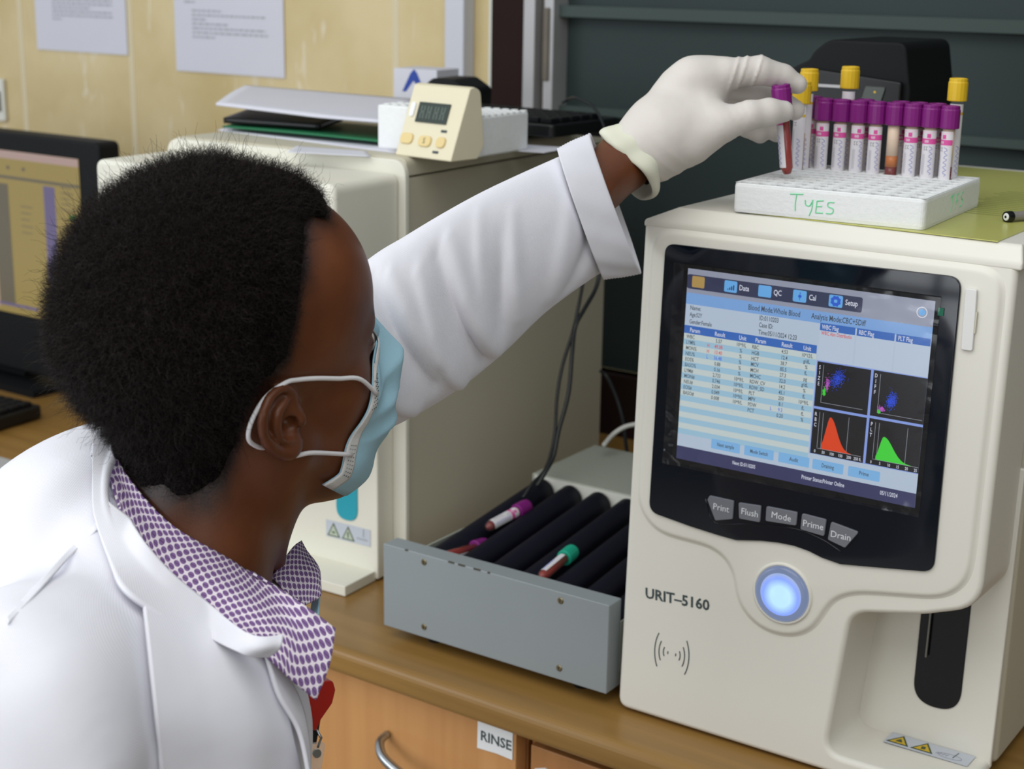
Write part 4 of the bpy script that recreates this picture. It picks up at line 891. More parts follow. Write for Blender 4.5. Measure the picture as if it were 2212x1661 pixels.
# ------------------------------------------------------------------ the person
# smooth solids as distance fields, turned into one closed skin each
def grid_mesh(fn, lo, hi, h):
    lo = np.array(lo, float); hi = np.array(hi, float); n = np.ceil((hi - lo) / h).astype(int) + 1
    ax = [lo[i] + h * np.arange(n[i]) for i in range(3)]
    S = np.empty(n, np.float32); step = max(1, int(1.5e6 / (n[1] * n[2])))
    for a in range(0, n[0], step):
        g = np.meshgrid(ax[0][a:a + step], ax[1], ax[2], indexing='ij'); P = np.stack(g, -1).reshape(-1, 3)
        S[a:a + step] = fn(P).reshape(g[0].shape)
    neg = S < 0; c = neg[:-1, :-1, :-1].astype(np.int8) * 0
    for dx in (0, 1):
        for dy in (0, 1):
            for dz in (0, 1): c = c + neg[dx:n[0] - 1 + dx, dy:n[1] - 1 + dy, dz:n[2] - 1 + dz]
    act = (c > 0) & (c < 8); idx = -np.ones(act.shape, np.int64); ii = np.argwhere(act); idx[act] = np.arange(len(ii))
    acc = np.zeros((len(ii), 3)); cnt = np.zeros(len(ii))
    co = [(0, 0, 0), (1, 0, 0), (0, 1, 0), (1, 1, 0), (0, 0, 1), (1, 0, 1), (0, 1, 1), (1, 1, 1)]
    for a in range(8):
        for b in range(a + 1, 8):
            d = np.array(co[b]) - np.array(co[a])
            if np.abs(d).sum() != 1: continue
            va = S[ii[:, 0] + co[a][0], ii[:, 1] + co[a][1], ii[:, 2] + co[a][2]]; vb = S[ii[:, 0] + co[b][0], ii[:, 1] + co[b][1], ii[:, 2] + co[b][2]]
            m = (va < 0) != (vb < 0); t = np.where(m, va / np.where(m, va - vb, 1), 0)
            acc += np.where(m[:, None], np.array(co[a]) + t[:, None] * d, 0); cnt += m
    V = lo + h * (ii + acc / cnt[:, None])
    F = []
    for axn in range(3):
        o1, o2 = [(1, 2), (2, 0), (0, 1)][axn]
        s0 = [slice(None)] * 3; s1 = [slice(None)] * 3; s0[axn] = slice(0, -1); s1[axn] = slice(1, None)
        e = neg[tuple(s0)] != neg[tuple(s1)]; q = np.argwhere(e); fl = neg[tuple(s0)][e]
        ok = (q[:, o1] > 0) & (q[:, o2] > 0) & (q[:, o1] < n[o1] - 1) & (q[:, o2] < n[o2] - 1); q = q[ok]; fl = fl[ok]
        def cell(a, b):
            r = q.copy(); r[:, o1] -= a; r[:, o2] -= b; return idx[r[:, 0], r[:, 1], r[:, 2]]
        quad = np.stack([cell(1, 1), cell(0, 1), cell(0, 0), cell(1, 0)], 1); quad[~fl] = quad[~fl][:, ::-1]; F.append(quad)
    return V, np.vstack(F)
def smin(a, b, k): h = np.clip(.5 + .5 * (b - a) / k, 0, 1); return b * (1 - h) + a * h - k * h * (1 - h)
def smax(a, b, k): return -smin(-a, -b, k)
def cap(P, a, b, r0, r1=None):
    a = np.array(a, float); b = np.array(b, float); r1 = r0 if r1 is None else r1
    ba = b - a; t = np.clip(((P - a) @ ba) / (ba @ ba), 0, 1); return np.linalg.norm(P - a - t[:, None] * ba, axis=1) - (r0 + (r1 - r0) * t)
def ell(P, c, r, R=None):
    Q = P - np.array(c, float)
    if R is not None: Q = Q @ np.array(R).T
    r = np.array(r, float); k0 = np.linalg.norm(Q / r, axis=1); k1 = np.linalg.norm(Q / r ** 2, axis=1); return k0 * (k0 - 1) / np.maximum(k1, 1e-9)
def np_obj(name, V, F, m, parent=None, smooth=True, label=None):
    me = bpy.data.meshes.new(name); me.vertices.add(len(V)); me.vertices.foreach_set('co', np.asarray(V, np.float32).ravel())
    F = np.asarray(F); k = F.shape[1]; me.loops.add(F.size); me.loops.foreach_set('vertex_index', F.ravel().astype(np.int32))
    me.polygons.add(len(F)); me.polygons.foreach_set('loop_start', np.arange(len(F), dtype=np.int32) * k); me.polygons.foreach_set('loop_total', np.full(len(F), k, np.int32))
    me.update(calc_edges=True); me.validate()
    for x in (m if isinstance(m, (list, tuple)) else [m]): me.materials.append(M[x] if isinstance(x, str) else x)
    if smooth: me.polygons.foreach_set('use_smooth', [True] * len(me.polygons))
    o = bpy.data.objects.new(name, me); COL.objects.link(o)
    if parent: o.parent = parent
    if label: o['label'] = label
    return o
def noise3(P, f, seed=0, oct=3):
    r = np.random.RandomState(seed); out = np.zeros(len(P)); a = 1
    for k in range(oct):
        for _ in range(4):
            d = r.randn(3); d /= np.linalg.norm(d); out += a * np.sin(P @ d * f * (1 + .35 * r.rand()) + r.rand() * 6.28 + 1.7 * np.sin(P @ r.randn(3) * f * .35))
        f *= 2.03; a *= .5
    return out / 5

def person():
    # head frame: x to the face, y to the left ear, z to the crown
    ha, hb, hc = rad(HEAD[0]), rad(HEAD[1]), rad(HEAD[2]); HC = np.array(HEAD[3:6])
    Fv = np.array([math.cos(ha) * math.cos(hb), math.sin(ha) * math.cos(hb), -math.sin(hb)]); Lv = np.array([-math.sin(ha), math.cos(ha), 0]); Uv = np.cross(Fv, Lv)
    L2 = math.cos(hc) * Lv + math.sin(hc) * Uv; U2 = np.cross(Fv, L2); HR = np.array([Fv, L2, U2])
    HS = .968
    toW = lambda Q: HC + HS * (np.asarray(Q) @ HR)
    toH = lambda P: (np.asarray(P) - HC) @ HR.T / HS
    root = thing('person', (-1.0, .75, 0), 0, 'person in white lab coat and blue mask, seen from behind, reaching out a gloved hand', 'person')
    RO = np.array([-1.0, .75, 0])
    def put(name, V, F, m, parent=None, **k): return np_obj(name, V - RO if parent is None else V - RO, F, m, parent or root, **k)
    neckb = toH(NECKB)
    def head_sdf(Q):
        A = np.abs(Q[:, 1]); S_ = np.stack([Q[:, 0], A, Q[:, 2]], 1)
        d = ell(Q, (-.006, 0, .047), (.099, .0775, .090))
        d = smin(d, ell(Q, (.049, 0, .060), (.049, .061, .058)), .035)           # forehead
        d = smin(d, ell(Q, (.042, 0, -.022), (.052, .058, .070)), .03)            # face
        d = smin(d, ell(S_, (.052, .036, -.015), (.026, .022, .024)), .02)        # cheek bones
        d = smin(d, ell(Q, (.038, 0, -.080), (.044, .047, .030)), .03)            # jaw
        d = smin(d, cap(S_, (.008, .056, -.040), (.058, .022, -.096), .013, .012), .022)
        d = smin(d, ell(Q, (.072, 0, -.102), (.014, .017, .013)), .02)            # chin
        d = smin(d, cap(S_, (.088, .008, .034), (.078, .042, .032), .0085, .007), .014)   # brow
        d = smax(d, -ell(S_, (.104, .032, .014), (.017, .019, .013)), .014)       # eye sockets
        d = smin(d, ell(S_, (.0795, .032, .013), (.0125, .0145, .0125)), .004)    # lids over the eyeballs
        d = smin(d, cap(Q, (.094, 0, .022), (.112, 0, -.022), .0065, .010), .012) # nose
        d = smin(d, ell(S_, (.103, .010, -.028), (.010, .008, .008)), .008)
        d = smin(d, ell(Q, (.094, 0, -.054), (.012, .024, .007)), .010)           # lips
        d = smin(d, ell(Q, (.092, 0, -.068), (.012, .020, .007)), .008)
        d = smin(d, cap(Q, (-.028, 0, -.030), neckb, .056, .057), .030)           # neck
        d = smin(d, cap(S_, (-.012, .056, -.030), (.000, .016, -.150), .012, .009), .028)
        return d
    # ear, in its own frame hung on the head: a = back, b = up, c = outward
    def ear_sdf(Q, sgn):
        E0 = np.array([.001, sgn * .0730, -.002]); ob = rad(9); tl = rad(14)
        a_ = np.array([-math.cos(ob), sgn * math.sin(ob), 0]); b_ = np.array([-math.sin(tl), 0, math.cos(tl)]); b_ = b_ - a_ * (a_ @ b_); b_ /= np.linalg.norm(b_); c_ = np.cross(a_, b_) * (1 if sgn < 0 else -1)
        if c_[1] * sgn < 0: c_ = -c_
        X = np.stack([(Q - E0) @ a_ / 1.16, (Q - E0) @ b_ / .82, (Q - E0) @ c_ - .10 * (Q - E0) @ a_], 1)
        hel = [(.004, .006, .004), (.003, .022, .006), (.010, .0335, .008), (.021, .034, .009), (.029, .024, .010), (.031, .008, .009), (.027, -.008, .008), (.019, -.020, .007), (.010, -.027, .006)]
        hel = catmull(hel, 26); d = np.full(len(Q), 1.0)
        for i in range(25): d = np.minimum(d, cap(X, hel[i], hel[i + 1], .0034 if i < 18 else .0040))
        plate = np.maximum(ell(X, (.014, .004, .003), (.0165, .030, .004)), -1)
        d = smin(d, plate, .004)
        ant = catmull([(.010, .022, .0075), (.018, .017, .009), (.0205, .006, .009), (.018, -.006, .0085), (.012, -.013, .008)], 14)
        for i in range(13): d = smin(d, cap(X, ant[i], ant[i + 1], .0026), .003)
        d = smin(d, ell(X, (.009, -.023, .004), (.0095, .0095, .0050)), .006)     # lobe
        d = smax(d, -ell(X, (.0105, .000, .0085), (.0078, .0125, .0085)), .003)   # concha
        d = smin(d, ell(X, (.0005, -.002, .007), (.0040, .0062, .0045)), .003)    # tragus
        d = smin(d, cap(X, (.004, .004, -.002), (.012, .000, -.004), .010), .005)
        d = smax(d, -ell(X, (.0085, -.001, .006), (.0050, .0065, .0090)), .002)
        return d
    def all_head(Q):
        d = head_sdf(Q)
        for s_ in (-1, 1):
            m = (Q[:, 1] * s_ > .05) & (np.abs(Q[:, 0]) < .06) & (np.abs(Q[:, 2]) < .06)
            if m.any(): e = np.full(len(Q), .05); e[m] = ear_sdf(Q[m], s_); d = np.where(m, smin(d, e, .004), d)
        return d
    V, F = grid_mesh(all_head, (-.14, -.115, -.25), (.135, .115, .15), .0019)
    # body under the clothes: trunk and reaching arm, one skin with the neck
    arm = [np.array(a) for a in (SHL, ELB, WR)]
    def trunk(P):
        d = cap(P, SHR, C7, .045, .048); d = smin(d, cap(P, BACK, SHL, .066, .044), .04); d = smin(d, cap(P, C7, BACK, .048, .066), .04)
        d = smin(d, cap(P, CH, WAIST, .05, .105), .08)
        d = smin(d, cap(P, toW(neckb), C7, .054, .050), .04)
        d = smin(d, cap(P, arm[0], arm[1], .042, .030), .03); d = smin(d, cap(P, arm[1], arm[2], .030, .0255), .02)
        d = smin(d, cap(P, arm[2], HANDC, .0255, .020), .01)
        return d
    V2, F2 = grid_mesh(trunk, (-1.25, .25, .80), (-.55, 1.36, 1.42), .007)
    Vw = toW(V); nV = len(Vw)
    # hair line as a signed field on the head: > 0 inside the hair
    def hairfield(Q):
        x, y, z = Q[:, 0], np.abs(Q[:, 1]), Q[:, 2]
        # lower limit of the hair as a function of position front to back
        lim = np.interp(x, [-.11, -.082, -.066, -.050, -.038, -.033, -.027, -.013, .000, .006, .018, .031, .042, .055, .066, .080, .12],
                           [-.044, -.044, -.046, -.036, -.012, .013, .026, .034, .044, .060, .086, .104, .108, .106, .108, .122, .2])
        lim = lim + .02 * np.clip((y - .02) / .03, 0, 1) * np.clip((x - .03) / .02, 0, 1)
        return z - lim
    hf = hairfield(V); stub = np.clip(hf / .026 + 1.0 + .25 * noise3(V, 160, 5, 2), 0, 1) ** 1.7 * (head_sdf(V) < .004)
    eb = np.exp(-((V[:, 2] - .0405) / .0042) ** 2) * (np.abs(V[:, 1]) > .012) * (np.abs(V[:, 1]) < .052) * (V[:, 0] > .05)
    earm = np.array([abs(ear_sdf(V, -1)), abs(ear_sdf(V, 1))]).min(0) < .0012; stub[earm & (np.abs(V[:, 1]) > .073)] = 0
    beard = np.clip((-V[:, 2] - .060) / .02, 0, 1) * np.clip((V[:, 0] - .0) / .03, 0, 1) * .35 * (V[:, 2] > -.125)
    stub = np.maximum(np.maximum(stub, eb), beard)
    o = put('body', np.vstack([Vw, V2]), np.vstack([F, F2 + nV]), 'skin')
    at_ = o.data.attributes.new('stubble', 'FLOAT', 'POINT'); at_.data.foreach_set('value', np.concatenate([stub, np.zeros(len(V2))]).astype(np.float32))
    # ---- hair
    def thick(Q):
        f = hairfield(Q); t = np.interp(f, [0, .010, .03, .06, .10], [.0003, .0022, .008, .0165, .0215])
        t = t * np.interp(Q[:, 0], [-.10, -.05, .05, .08], [1.0, 1.0, .9, .75]) + .004 * np.clip((Q[:, 2] - .08) / .05, 0, 1)
        return t
    def hair_sdf(Q):
        d = head_sdf(Q); return smax(d - thick(Q) - .0022 * noise3(Q, 150, 3, 3), -(hairfield(Q) + .0035 * noise3(Q, 210, 8, 3)) * .8, .003)
    Vh, Fh = grid_mesh(lambda Q: hair_sdf(Q), (-.145, -.12, -.08), (.11, .12, .18), .0024)
    hair = put('hair', toW(Vh), Fh, 'hairc')
    # curled strands growing through the mass
    g = np.random.RandomState(11); e = 1e-3
    sel = g.choice(len(Fh), 46000); c3 = Vh[Fh[sel]]; w_ = g.dirichlet(np.ones(4), len(sel)); B = (c3 * w_[:, :, None]).sum(1)
    hs = hair_sdf
    N = np.stack([hs(B + [e, 0, 0]) - hs(B - [e, 0, 0]), hs(B + [0, e, 0]) - hs(B - [0, e, 0]), hs(B + [0, 0, e]) - hs(B - [0, 0, e])], 1); N /= np.linalg.norm(N, axis=1)[:, None] + 1e-9
    okh = (head_sdf(B) > -.001) & (hairfield(B) > -.009); B, N = B[okh], N[okh]; n = len(B)
    B = B - N * .002
    T = np.cross(N, g.randn(n, 3)); T /= np.linalg.norm(T, axis=1)[:, None]; Bn = np.cross(N, T)
    k = 7; ln = (.005 + .0065 * g.rand(n)) * np.interp(hairfield(B), [0, .03], [.45, 1]); ln = np.where(g.rand(n) < .03, ln * 2.4, ln)
    cr = (.0012 + .0026 * g.rand(n)); ph = g.rand(n) * 6.28; tw = (3.5 + 5 * g.rand(n)) * np.where(g.rand(n) < .5, -1, 1)
    bend = g.randn(n, 2) * .0030; rings = []
    for j in range(k):
        t = j / (k - 1); q = ph + tw * t
        C = B + N * (ln * t)[:, None] + T * (cr * t ** .4 * (np.cos(q) - np.cos(ph)) + bend[:, 0] * t * t)[:, None] + Bn * (cr * t ** .4 * (np.sin(q) - np.sin(ph)) + bend[:, 1] * t * t)[:, None]
        rr = .00016 * (1 - .6 * t)
        for a in range(3): rings.append(C + rr * (T * math.cos(a * 2.094) + Bn * math.sin(a * 2.094)))
    R_ = np.stack(rings, 1).reshape(-1, 3); base = np.arange(n) * (k * 3); fs = []
    for j in range(k - 1):
        for a in range(3): fs.append(np.stack([base + j * 3 + a, base + j * 3 + (a + 1) % 3, base + (j + 1) * 3 + (a + 1) % 3, base + (j + 1) * 3 + a], 1))
    st = np_obj('hair_strands', toW(R_) - RO, np.vstack(fs), 'hair', hair); st['kind'] = 'stuff'
    # eyes and lashes
    for s_ in (-1, 1):
        ec = toW([[.0800, s_ * .032, .0125]])[0] - RO
        ey = MB().lathe([(.0118 * math.sin(a), -.0118 * math.cos(a)) for a in np.linspace(.01, 3.13, 14)], 20).build('eye', 'eyew', root, smooth=True)
        ey.matrix_local = Matrix.Translation(Vector(ec + Fv * .0016)) @ Matrix([list(r) for r in np.array([L2, U2, Fv]).T]).to_4x4()
        MB().lathe([(.0055, .0108), (.0050, .0116), (0, .0120)], 16).build('iris', 'iris', ey, smooth=True)
        la = MB()
        for i in range(26):
            u = (i / 25 - .5) * 2; b0 = np.array([.0905 - .006 * u * u - (.004 * max(0, -u * -1)), s_ * (.032 + .0125 * u), .0150 - .0012 * u * u])
            dr = np.array([.8, s_ * u * .75, .25]); dr /= np.linalg.norm(dr)
            la.tube([toW([b0 + dr * t * .0085 + np.array([0, 0, 1]) * .004 * t * t - np.array([0, 0, .0012]) * math.sin(3 * t)])[0] - RO for t in np.linspace(0, 1, 6)], [.00022 * (1 - .75 * t) for t in np.linspace(0, 1, 6)], 4)
        la.build('eyelashes', 'hair', root)
    # ---- face mask, fitted over nose and chin
    nu, nv = 90, 60; us = np.linspace(-1, 1, nu); vs = np.linspace(0, 1, nv)
    cen = np.array([.030, 0, 0.]); G = np.zeros((nv, nu, 3))
    dirs = []; zz = []; off = []
    for v in vs:
        for u in us:
            au = abs(u)
            ztop = .030 - .036 * au ** 1.5; zbot = -.118 + .045 * au ** 2.0
            z = ztop + (zbot - ztop) * v
            an = u * rad(46 + 38 * v)
            dirs.append((math.cos(an), math.sin(an), 0)); zz.append(z)
            pl = .0; 
            for pc in (.30, .46, .62): pl += .0022 * (1 - au ** 3) * max(0, 1 - abs(v - pc - .02) / .055)
            tent = .010 * (1 - au ** 1.5) * math.sin(math.pi * min(1, v * 1.05)) ** .8
            off.append(.0022 + pl + tent + .003 * (1 - au) * v + .0008 * math.sin(9 * u + 11 * v))
    dirs = np.array(dirs); zz = np.array(zz); off = np.array(off); lo_ = np.full(len(zz), .0); hi_ = np.full(len(zz), .12)
    for _ in range(26):
        mid = (lo_ + hi_) / 2; Q = cen + dirs * mid[:, None]; Q[:, 2] = zz; ins = head_sdf(Q) < off; lo_ = np.where(ins, mid, lo_); hi_ = np.where(ins, hi_, mid)
    Rr = hi_.reshape(nv, nu)
    # the cloth spans from nose to cheek: keep it from dipping
    for _ in range(14):
        sm = (np.roll(Rr, 1, 1) + np.roll(Rr, -1, 1)) / 2; sm[:, 0] = Rr[:, 0]; sm[:, -1] = Rr[:, -1]; Rr = np.maximum(Rr, sm)
    for _ in range(10):
        sm = (np.roll(Rr, 1, 0) + np.roll(Rr, -1, 0)) / 2; sm[0] = Rr[0]; sm[-1] = Rr[-1]; Rr = np.maximum(Rr, Rr * .5 + sm * .5)
    Q = cen + dirs * Rr.reshape(-1, 1); Q[:, 2] = zz
    tuck = np.clip((np.tile(vs[:, None], (1, nu)).ravel() - .93) / .07, 0, 1); Q[:, 0] -= .012 * tuck ** 2
    Fm = np.array([(j * nu + i, j * nu + i + 1, (j + 1) * nu + i + 1, (j + 1) * nu + i) for j in range(nv - 1) for i in range(nu - 1)])
    fmask = put('face_mask', toW(Q), Fm, 'mask'); x = fmask.modifiers.new('s', 'SOLIDIFY'); x.thickness = .0009; x.offset = 1
    Mk = Q.reshape(nv, nu, 3)
    def outw(P, k_=.0012): return P + (P - np.array([.02, 0, P[2]])) / max(1e-6, np.linalg.norm(P - np.array([.02, 0, P[2]]))) * k_
    for s_, i0 in ((-1, 0), (1, nu - 1)):                     # white side bands and top band
        bd = []
        for j in range(nv):
            for q in range(6): bd.append(outw(Mk[j, abs(i0 - q)]))
        Fb = np.array([(j * 6 + i, j * 6 + i + 1, (j + 1) * 6 + i + 1, (j + 1) * 6 + i) for j in range(nv - 1) for i in range(5)])
        ob = np_obj('side_band', toW(np.array(bd)) - RO, Fb, 'maskw', fmask); x = ob.modifiers.new('s', 'SOLIDIFY'); x.thickness = .0010; x.offset = 1
        stc = MB()
        for j in range(3, nv - 3, 2):
            if 20 < j < 38: continue
            for q in (1, 2, 3):
                p = outw(Mk[j, abs(i0 - q)], .0025); p2 = outw(Mk[j + 1, abs(i0 - q)], .0025); stc.tube([toW([p])[0] - RO, toW([p * .4 + p2 * .6])[0] - RO], .00035, 4)
        stc.build('stitching', 'ink', fmask)
    top = []
    for i in range(nu):
        for j in range(5): top.append(outw(Mk[j, i], .0011))
    Ft = np.array([(i * 5 + j, i * 5 + j + 1, (i + 1) * 5 + j + 1, (i + 1) * 5 + j) for i in range(nu - 1) for j in range(4)])
    ob = np_obj('nose_band', toW(np.array(top)) - RO, Ft, 'maskw', fmask); x = ob.modifiers.new('s', 'SOLIDIFY'); x.thickness = .0008; x.offset = 1
    # ear loops
    def onhead(p, k_):
        p = np.array(p, float)
        for _ in range(30):
            d = float(head_sdf(p[None])[0]) - k_
            if abs(d) < 2e-4: break
            p = p + np.array([0, np.sign(p[1]), 0]) * (-d) * .8
        return p
    for s_, i0 in ((-1, 2), (1, nu - 3)):
        a = outw(Mk[12, i0], .0025); b = outw(Mk[int(nv * .74), i0], .0025)
        mid = [(.050, s_ * .066, .0115), (.028, s_ * .073, .0265)]
        pts = [a] + [onhead(np.array(p), .0030) for p in ((.060, s_ * .07, .002), (.040, s_ * .07, .011), (.020, s_ * .08, .020), (.004, s_ * .08, .0255))] + [np.array(p) for p in
              ((-.008, s_ * .0825, .0290), (-.025, s_ * .0850, .025), (-.037, s_ * .0850, .012), (-.0395, s_ * .0820, -.002), (-.030, s_ * .0770, -.014), (-.016, s_ * .0710, -.022))] + \
              [onhead(p, .0022) for p in ((-.006, s_ * .065, -.030), (.012, s_ * .06, -.036))] + [b]
        pw = toW(catmull(pts, 70)) - RO
        MB().tube(pw, .0016, 8).build('ear_loop', 'loop', fmask, smooth=True)
    # ---- glove with the five fingers
    A_ = lambda l: [at(*p[:3]) for p in l]
    D = 1.415
    def glove_sdf(P):
        d = np.full(len(P), 1.0)
        def chain(pts, k_, d):
            c = None
            for (p, q) in zip(pts[:-1], pts[1:]):
                s_ = cap(P, at(*p[:3]), at(*q[:3]), p[3], q[3]); c = s_ if c is None else smin(c, s_, .003)
            return smin(d, c, k_)
        # palm and back of the hand
        pal = cap(P, at(1362, 338, D - .005), at(1425, 290, D), .0265, .031)
        pal = smin(pal, cap(P, at(1425, 285, D), at(1490, 215, D + .010), .029, .029), .02)
        pal = smin(pal, cap(P, at(1502, 172, D - .004), at(1520, 240, D + .022), .0155, .018), .02)
        pal = smin(pal, cap(P, at(1440, 300, D - .012), at(1530, 255, D - .016), .022, .0165), .018)
        pal = smin(pal, cap(P, at(1470, 205, D + .012), at(1540, 165, D + .012), .020, .016), .02)
        pal = smin(pal, cap(P, at(1415, 345, D - .004), at(1470, 315, D - .006), .0165, .015), .02)
        d = pal
        d = chain([(1495, 165, D - .004, .0145), (1570, 158, D - .006, .0135), (1640, 152, D - .004, .0128), (1692, 166, D + .002, .0110), (1722, 182, D + .004, .0090)], .012, d)      # index
        d = chain([(1500, 310, D - .014, .017), (1562, 268, D - .022, .0155), (1620, 248, D - .024, .0128), (1660, 243, D - .020, .0125), (1692, 241, D - .016, .0098)], .010, d)       # thumb
        d = chain([(1515, 178, D + .020, .0135), (1600, 190, D + .034, .0118), (1668, 208, D + .032, .0108), (1716, 238, D + .022, .0095)], .006, d)     # middle
        d = chain([(1520, 205, D + .034, .0125), (1590, 215, D + .052, .0112), (1650, 250, D + .048, .0102), (1678, 287, D + .034, .0088)], .006, d)    # ring
        d = chain([(1512, 235, D + .046, .0115), (1570, 250, D + .062, .0100), (1615, 275, D + .056, .0092), (1642, 292, D + .044, .0080)], .006, d)    # little
        # folds of the latex at index joint, thumb root and wrist
        def ring(c0, c1, k_, amp, w_):
            a, b = at(*c0), at(*c1); ax = (b - a) / np.linalg.norm(b - a); t = (P - a) @ ax; near = np.exp(-(np.linalg.norm(P - a, axis=1) / k_) ** 4)
            return amp * np.exp(-(t / w_) ** 2) * near
        for x_, am in ((1585, .0016), (1603, .0019), (1634, .0017)): d = d - ring((x_, 155, D - .005), (x_ + 26, 163, D - .005), .022, am, .0011)
        for i, (x_, y_) in enumerate(((1556, 275), (1568, 270), (1582, 264), (1598, 258), (1612, 252), (1626, 249))): d = d - ring((x_, y_, D - .020), (x_ + 18, y_ - 14 + i, D - .022), .017, .0010, .0010)
        for i in range(3): d = d - ring((1408 + 22 * i, 345 - 14 * i, D - .004), (1438 + 22 * i, 322 - 18 * i, D - .01), .03, .0009, .0020)
        return d + .0004 * noise3(P, 130, 5, 2)
    c_lo = at(1345, 330, D); corners = np.array([at(x_, y_, d_) for x_ in (1320, 1760) for y_ in (90, 430) for d_ in (1.35, 1.50)])
    Vg, Fg = grid_mesh(glove_sdf, corners.min(0), corners.max(0), .0016)
    # trim the sleeve of the glove at the wrist
    wa, wb = at(1366, 336, D - .003), at(1425, 290, D); axw = (wb - wa) / np.linalg.norm(wb - wa); t = (Vg - wa) @ axw
    keep = (t[Fg] > -.006).all(1); Fg = Fg[keep]
    glove = put('glove', Vg, Fg, 'glovem')
    # rolled wavy cuff
    n = 48; a1 = np.cross(axw, [0, 0, 1]); a1 /= np.linalg.norm(a1); a2 = np.cross(axw, a1); pv = []
    for j, (tt, rr) in enumerate(((.010, .0275), (.002, .0300), (-.004, .0325), (-.009, .0335), (-.012, .0325), (-.0115, .0310), (-.006, .0305), (.000, .0285))):
        for i in range(n):
            q = 2 * math.pi * i / n; wv = 1 + .05 * math.sin(3 * q + 1) + .035 * math.sin(7 * q + j * .3) + .03 * math.sin(5 * q)
            sag = .010 * max(0, math.cos(q - CUFFQ)) ** 3 * (1 if 1 < j < 7 else .2)
            pv.append(wa + axw * (tt + .004 * math.sin(2 * q + .5) * (1 if j > 0 else .3)) + (a1 * math.cos(q) + a2 * math.sin(q)) * (rr * wv + sag))
    Fc = np.array([(j * n + i, j * n + (i + 1) % n, (j + 1) * n + (i + 1) % n, (j + 1) * n + i) for j in range(7) for i in range(n)])
    cf = np_obj('glove_cuff', np.array(pv) - RO, Fc, 'cuffm', glove, label='rolled cream-coloured glove rim'); x = cf.modifiers.new('s', 'SOLIDIFY'); x.thickness = .0012; x = cf.modifiers.new('u', 'SUBSURF'); x.levels = x.render_levels = 2
    # ---- lab coat: trunk
    def coat_sdf(P):
        d = cap(P, SHR, C7, .070, .068); d = smin(d, cap(P, C7, BACK, .068, .088), .05); d = smin(d, cap(P, BACK, SHL, .088, .058), .05)
        d = smin(d, cap(P, SHR, RARM, .068, .062), .04)
        d = smin(d, cap(P, CH, CH2, .067, .076), .06); d = smin(d, cap(P, BACK, WAIST, .088, .13), .07); d = smin(d, cap(P, CH, C7, .07, .06), .05)
        d = d - .0030 * noise3(P, 26, 21, 2)
        def crease(a, b, amp, w_):
            a, b = at(*a), at(*b); return amp * np.exp(-(cap(P, a, b, 0) / w_) ** 2)
        for c_ in CREASES: d = d - crease(*c_)
        nk = cap(P, NECKB, toW([[0.0, 0, .0]])[0], .066, .070); d = smax(d, -nk, .006)
        return d
    Vc, Fc2 = grid_mesh(coat_sdf, (-1.35, .20, .80), (-.50, 1.10, 1.36), .0052)
    coat = put('lab_coat', Vc, Fc2, 'coat')
    # ---- sleeve
    def sleeve():
        def ringset(stations, n_):
            top = catmull([list(at(*s_[0], s_[2])) for s_ in stations], n_); bot = catmull([list(at(*s_[1], s_[2])) for s_ in stations], n_); dp = catmull([[s_[3], s_[4], 0] for s_ in stations], n_)
            return (top + bot) / 2, (top - bot) / 2, dp
        NS, na = 140, 120; C_, E_, D_ = ringset(SLV, NS); vs = []
        for i in range(NS):
            s = i / (NS - 1); e2 = CM[2] * D_[i][0] + CM[0] * D_[i][1]; q = 2 * math.pi * np.arange(na) / na - math.pi; d = np.zeros(na)
            for s0, q0, s1, q1, am, w_ in FOLDS:
                t = np.clip(((s - s0) * (s1 - s0) * 64 + (q - q0) * (q1 - q0)) / ((s1 - s0) ** 2 * 64 + (q1 - q0) ** 2), 0, 1)
                dd = np.hypot((s - s0 - t * (s1 - s0)) * 8, q - q0 - t * (q1 - q0)); d += am * np.exp(-(dd / w_) ** 2) * np.minimum(1, .35 + 1.6 * np.minimum(t, 1.15 - t))
            ro = np.cos(q)[:, None] * -e2 + np.sin(q)[:, None] * E_[i]; ro = ro * (1 + d / np.linalg.norm(E_[i]))[:, None]
            vs.append(C_[i] + ro)
        F_ = [(i * na + j, i * na + (j + 1) % na, (i + 1) * na + (j + 1) % na, (i + 1) * na + j) for i in range(NS - 1) for j in range(na)]
        o_ = np_obj('sleeve', np.concatenate(vs) - RO, np.array(F_), 'coat', coat); x = o_.modifiers.new('s', 'SOLIDIFY'); x.thickness = .0016; x.offset = -1
        NS = 26; C_, E_, D_ = ringset(CUF, NS); vs = []; q = 2 * math.pi * np.arange(na) / na
        prof = [(0, -.0030), (0, .0022), (.5 / 25, .0036)] + [(k_ / 25, .0036 - .0006 * (k_ % 2)) for k_ in range(1, 25)] + [(1, .0026), (1, -.0008), (.9, -.0022), (.4, -.003)]
        for k_, (t, of) in enumerate(prof):
            i = min(NS - 1, int(round(t * (NS - 1)))); e2 = CM[2] * D_[i][0] + CM[0] * D_[i][1]
            wv = 1 + .016 * np.sin(3 * q + .6) + .010 * np.sin(7 * q + t * 2) + .006 * np.sin(13 * q + 5 * t)
            ro = -np.cos(q)[:, None] * e2 + np.sin(q)[:, None] * E_[i]; L_ = np.linalg.norm(ro, axis=1)[:, None]; vs.append(C_[i] + ro * (wv[:, None] + of / L_))
        F_ = [(i * na + j, i * na + (j + 1) % na, (i + 1) * na + (j + 1) % na, (i + 1) * na + j) for i in range(len(prof) - 1) for j in range(na)]
        np_obj('sleeve_cuff', np.concatenate(vs) - RO, np.array(F_), 'coat', coat)
    sleeve()
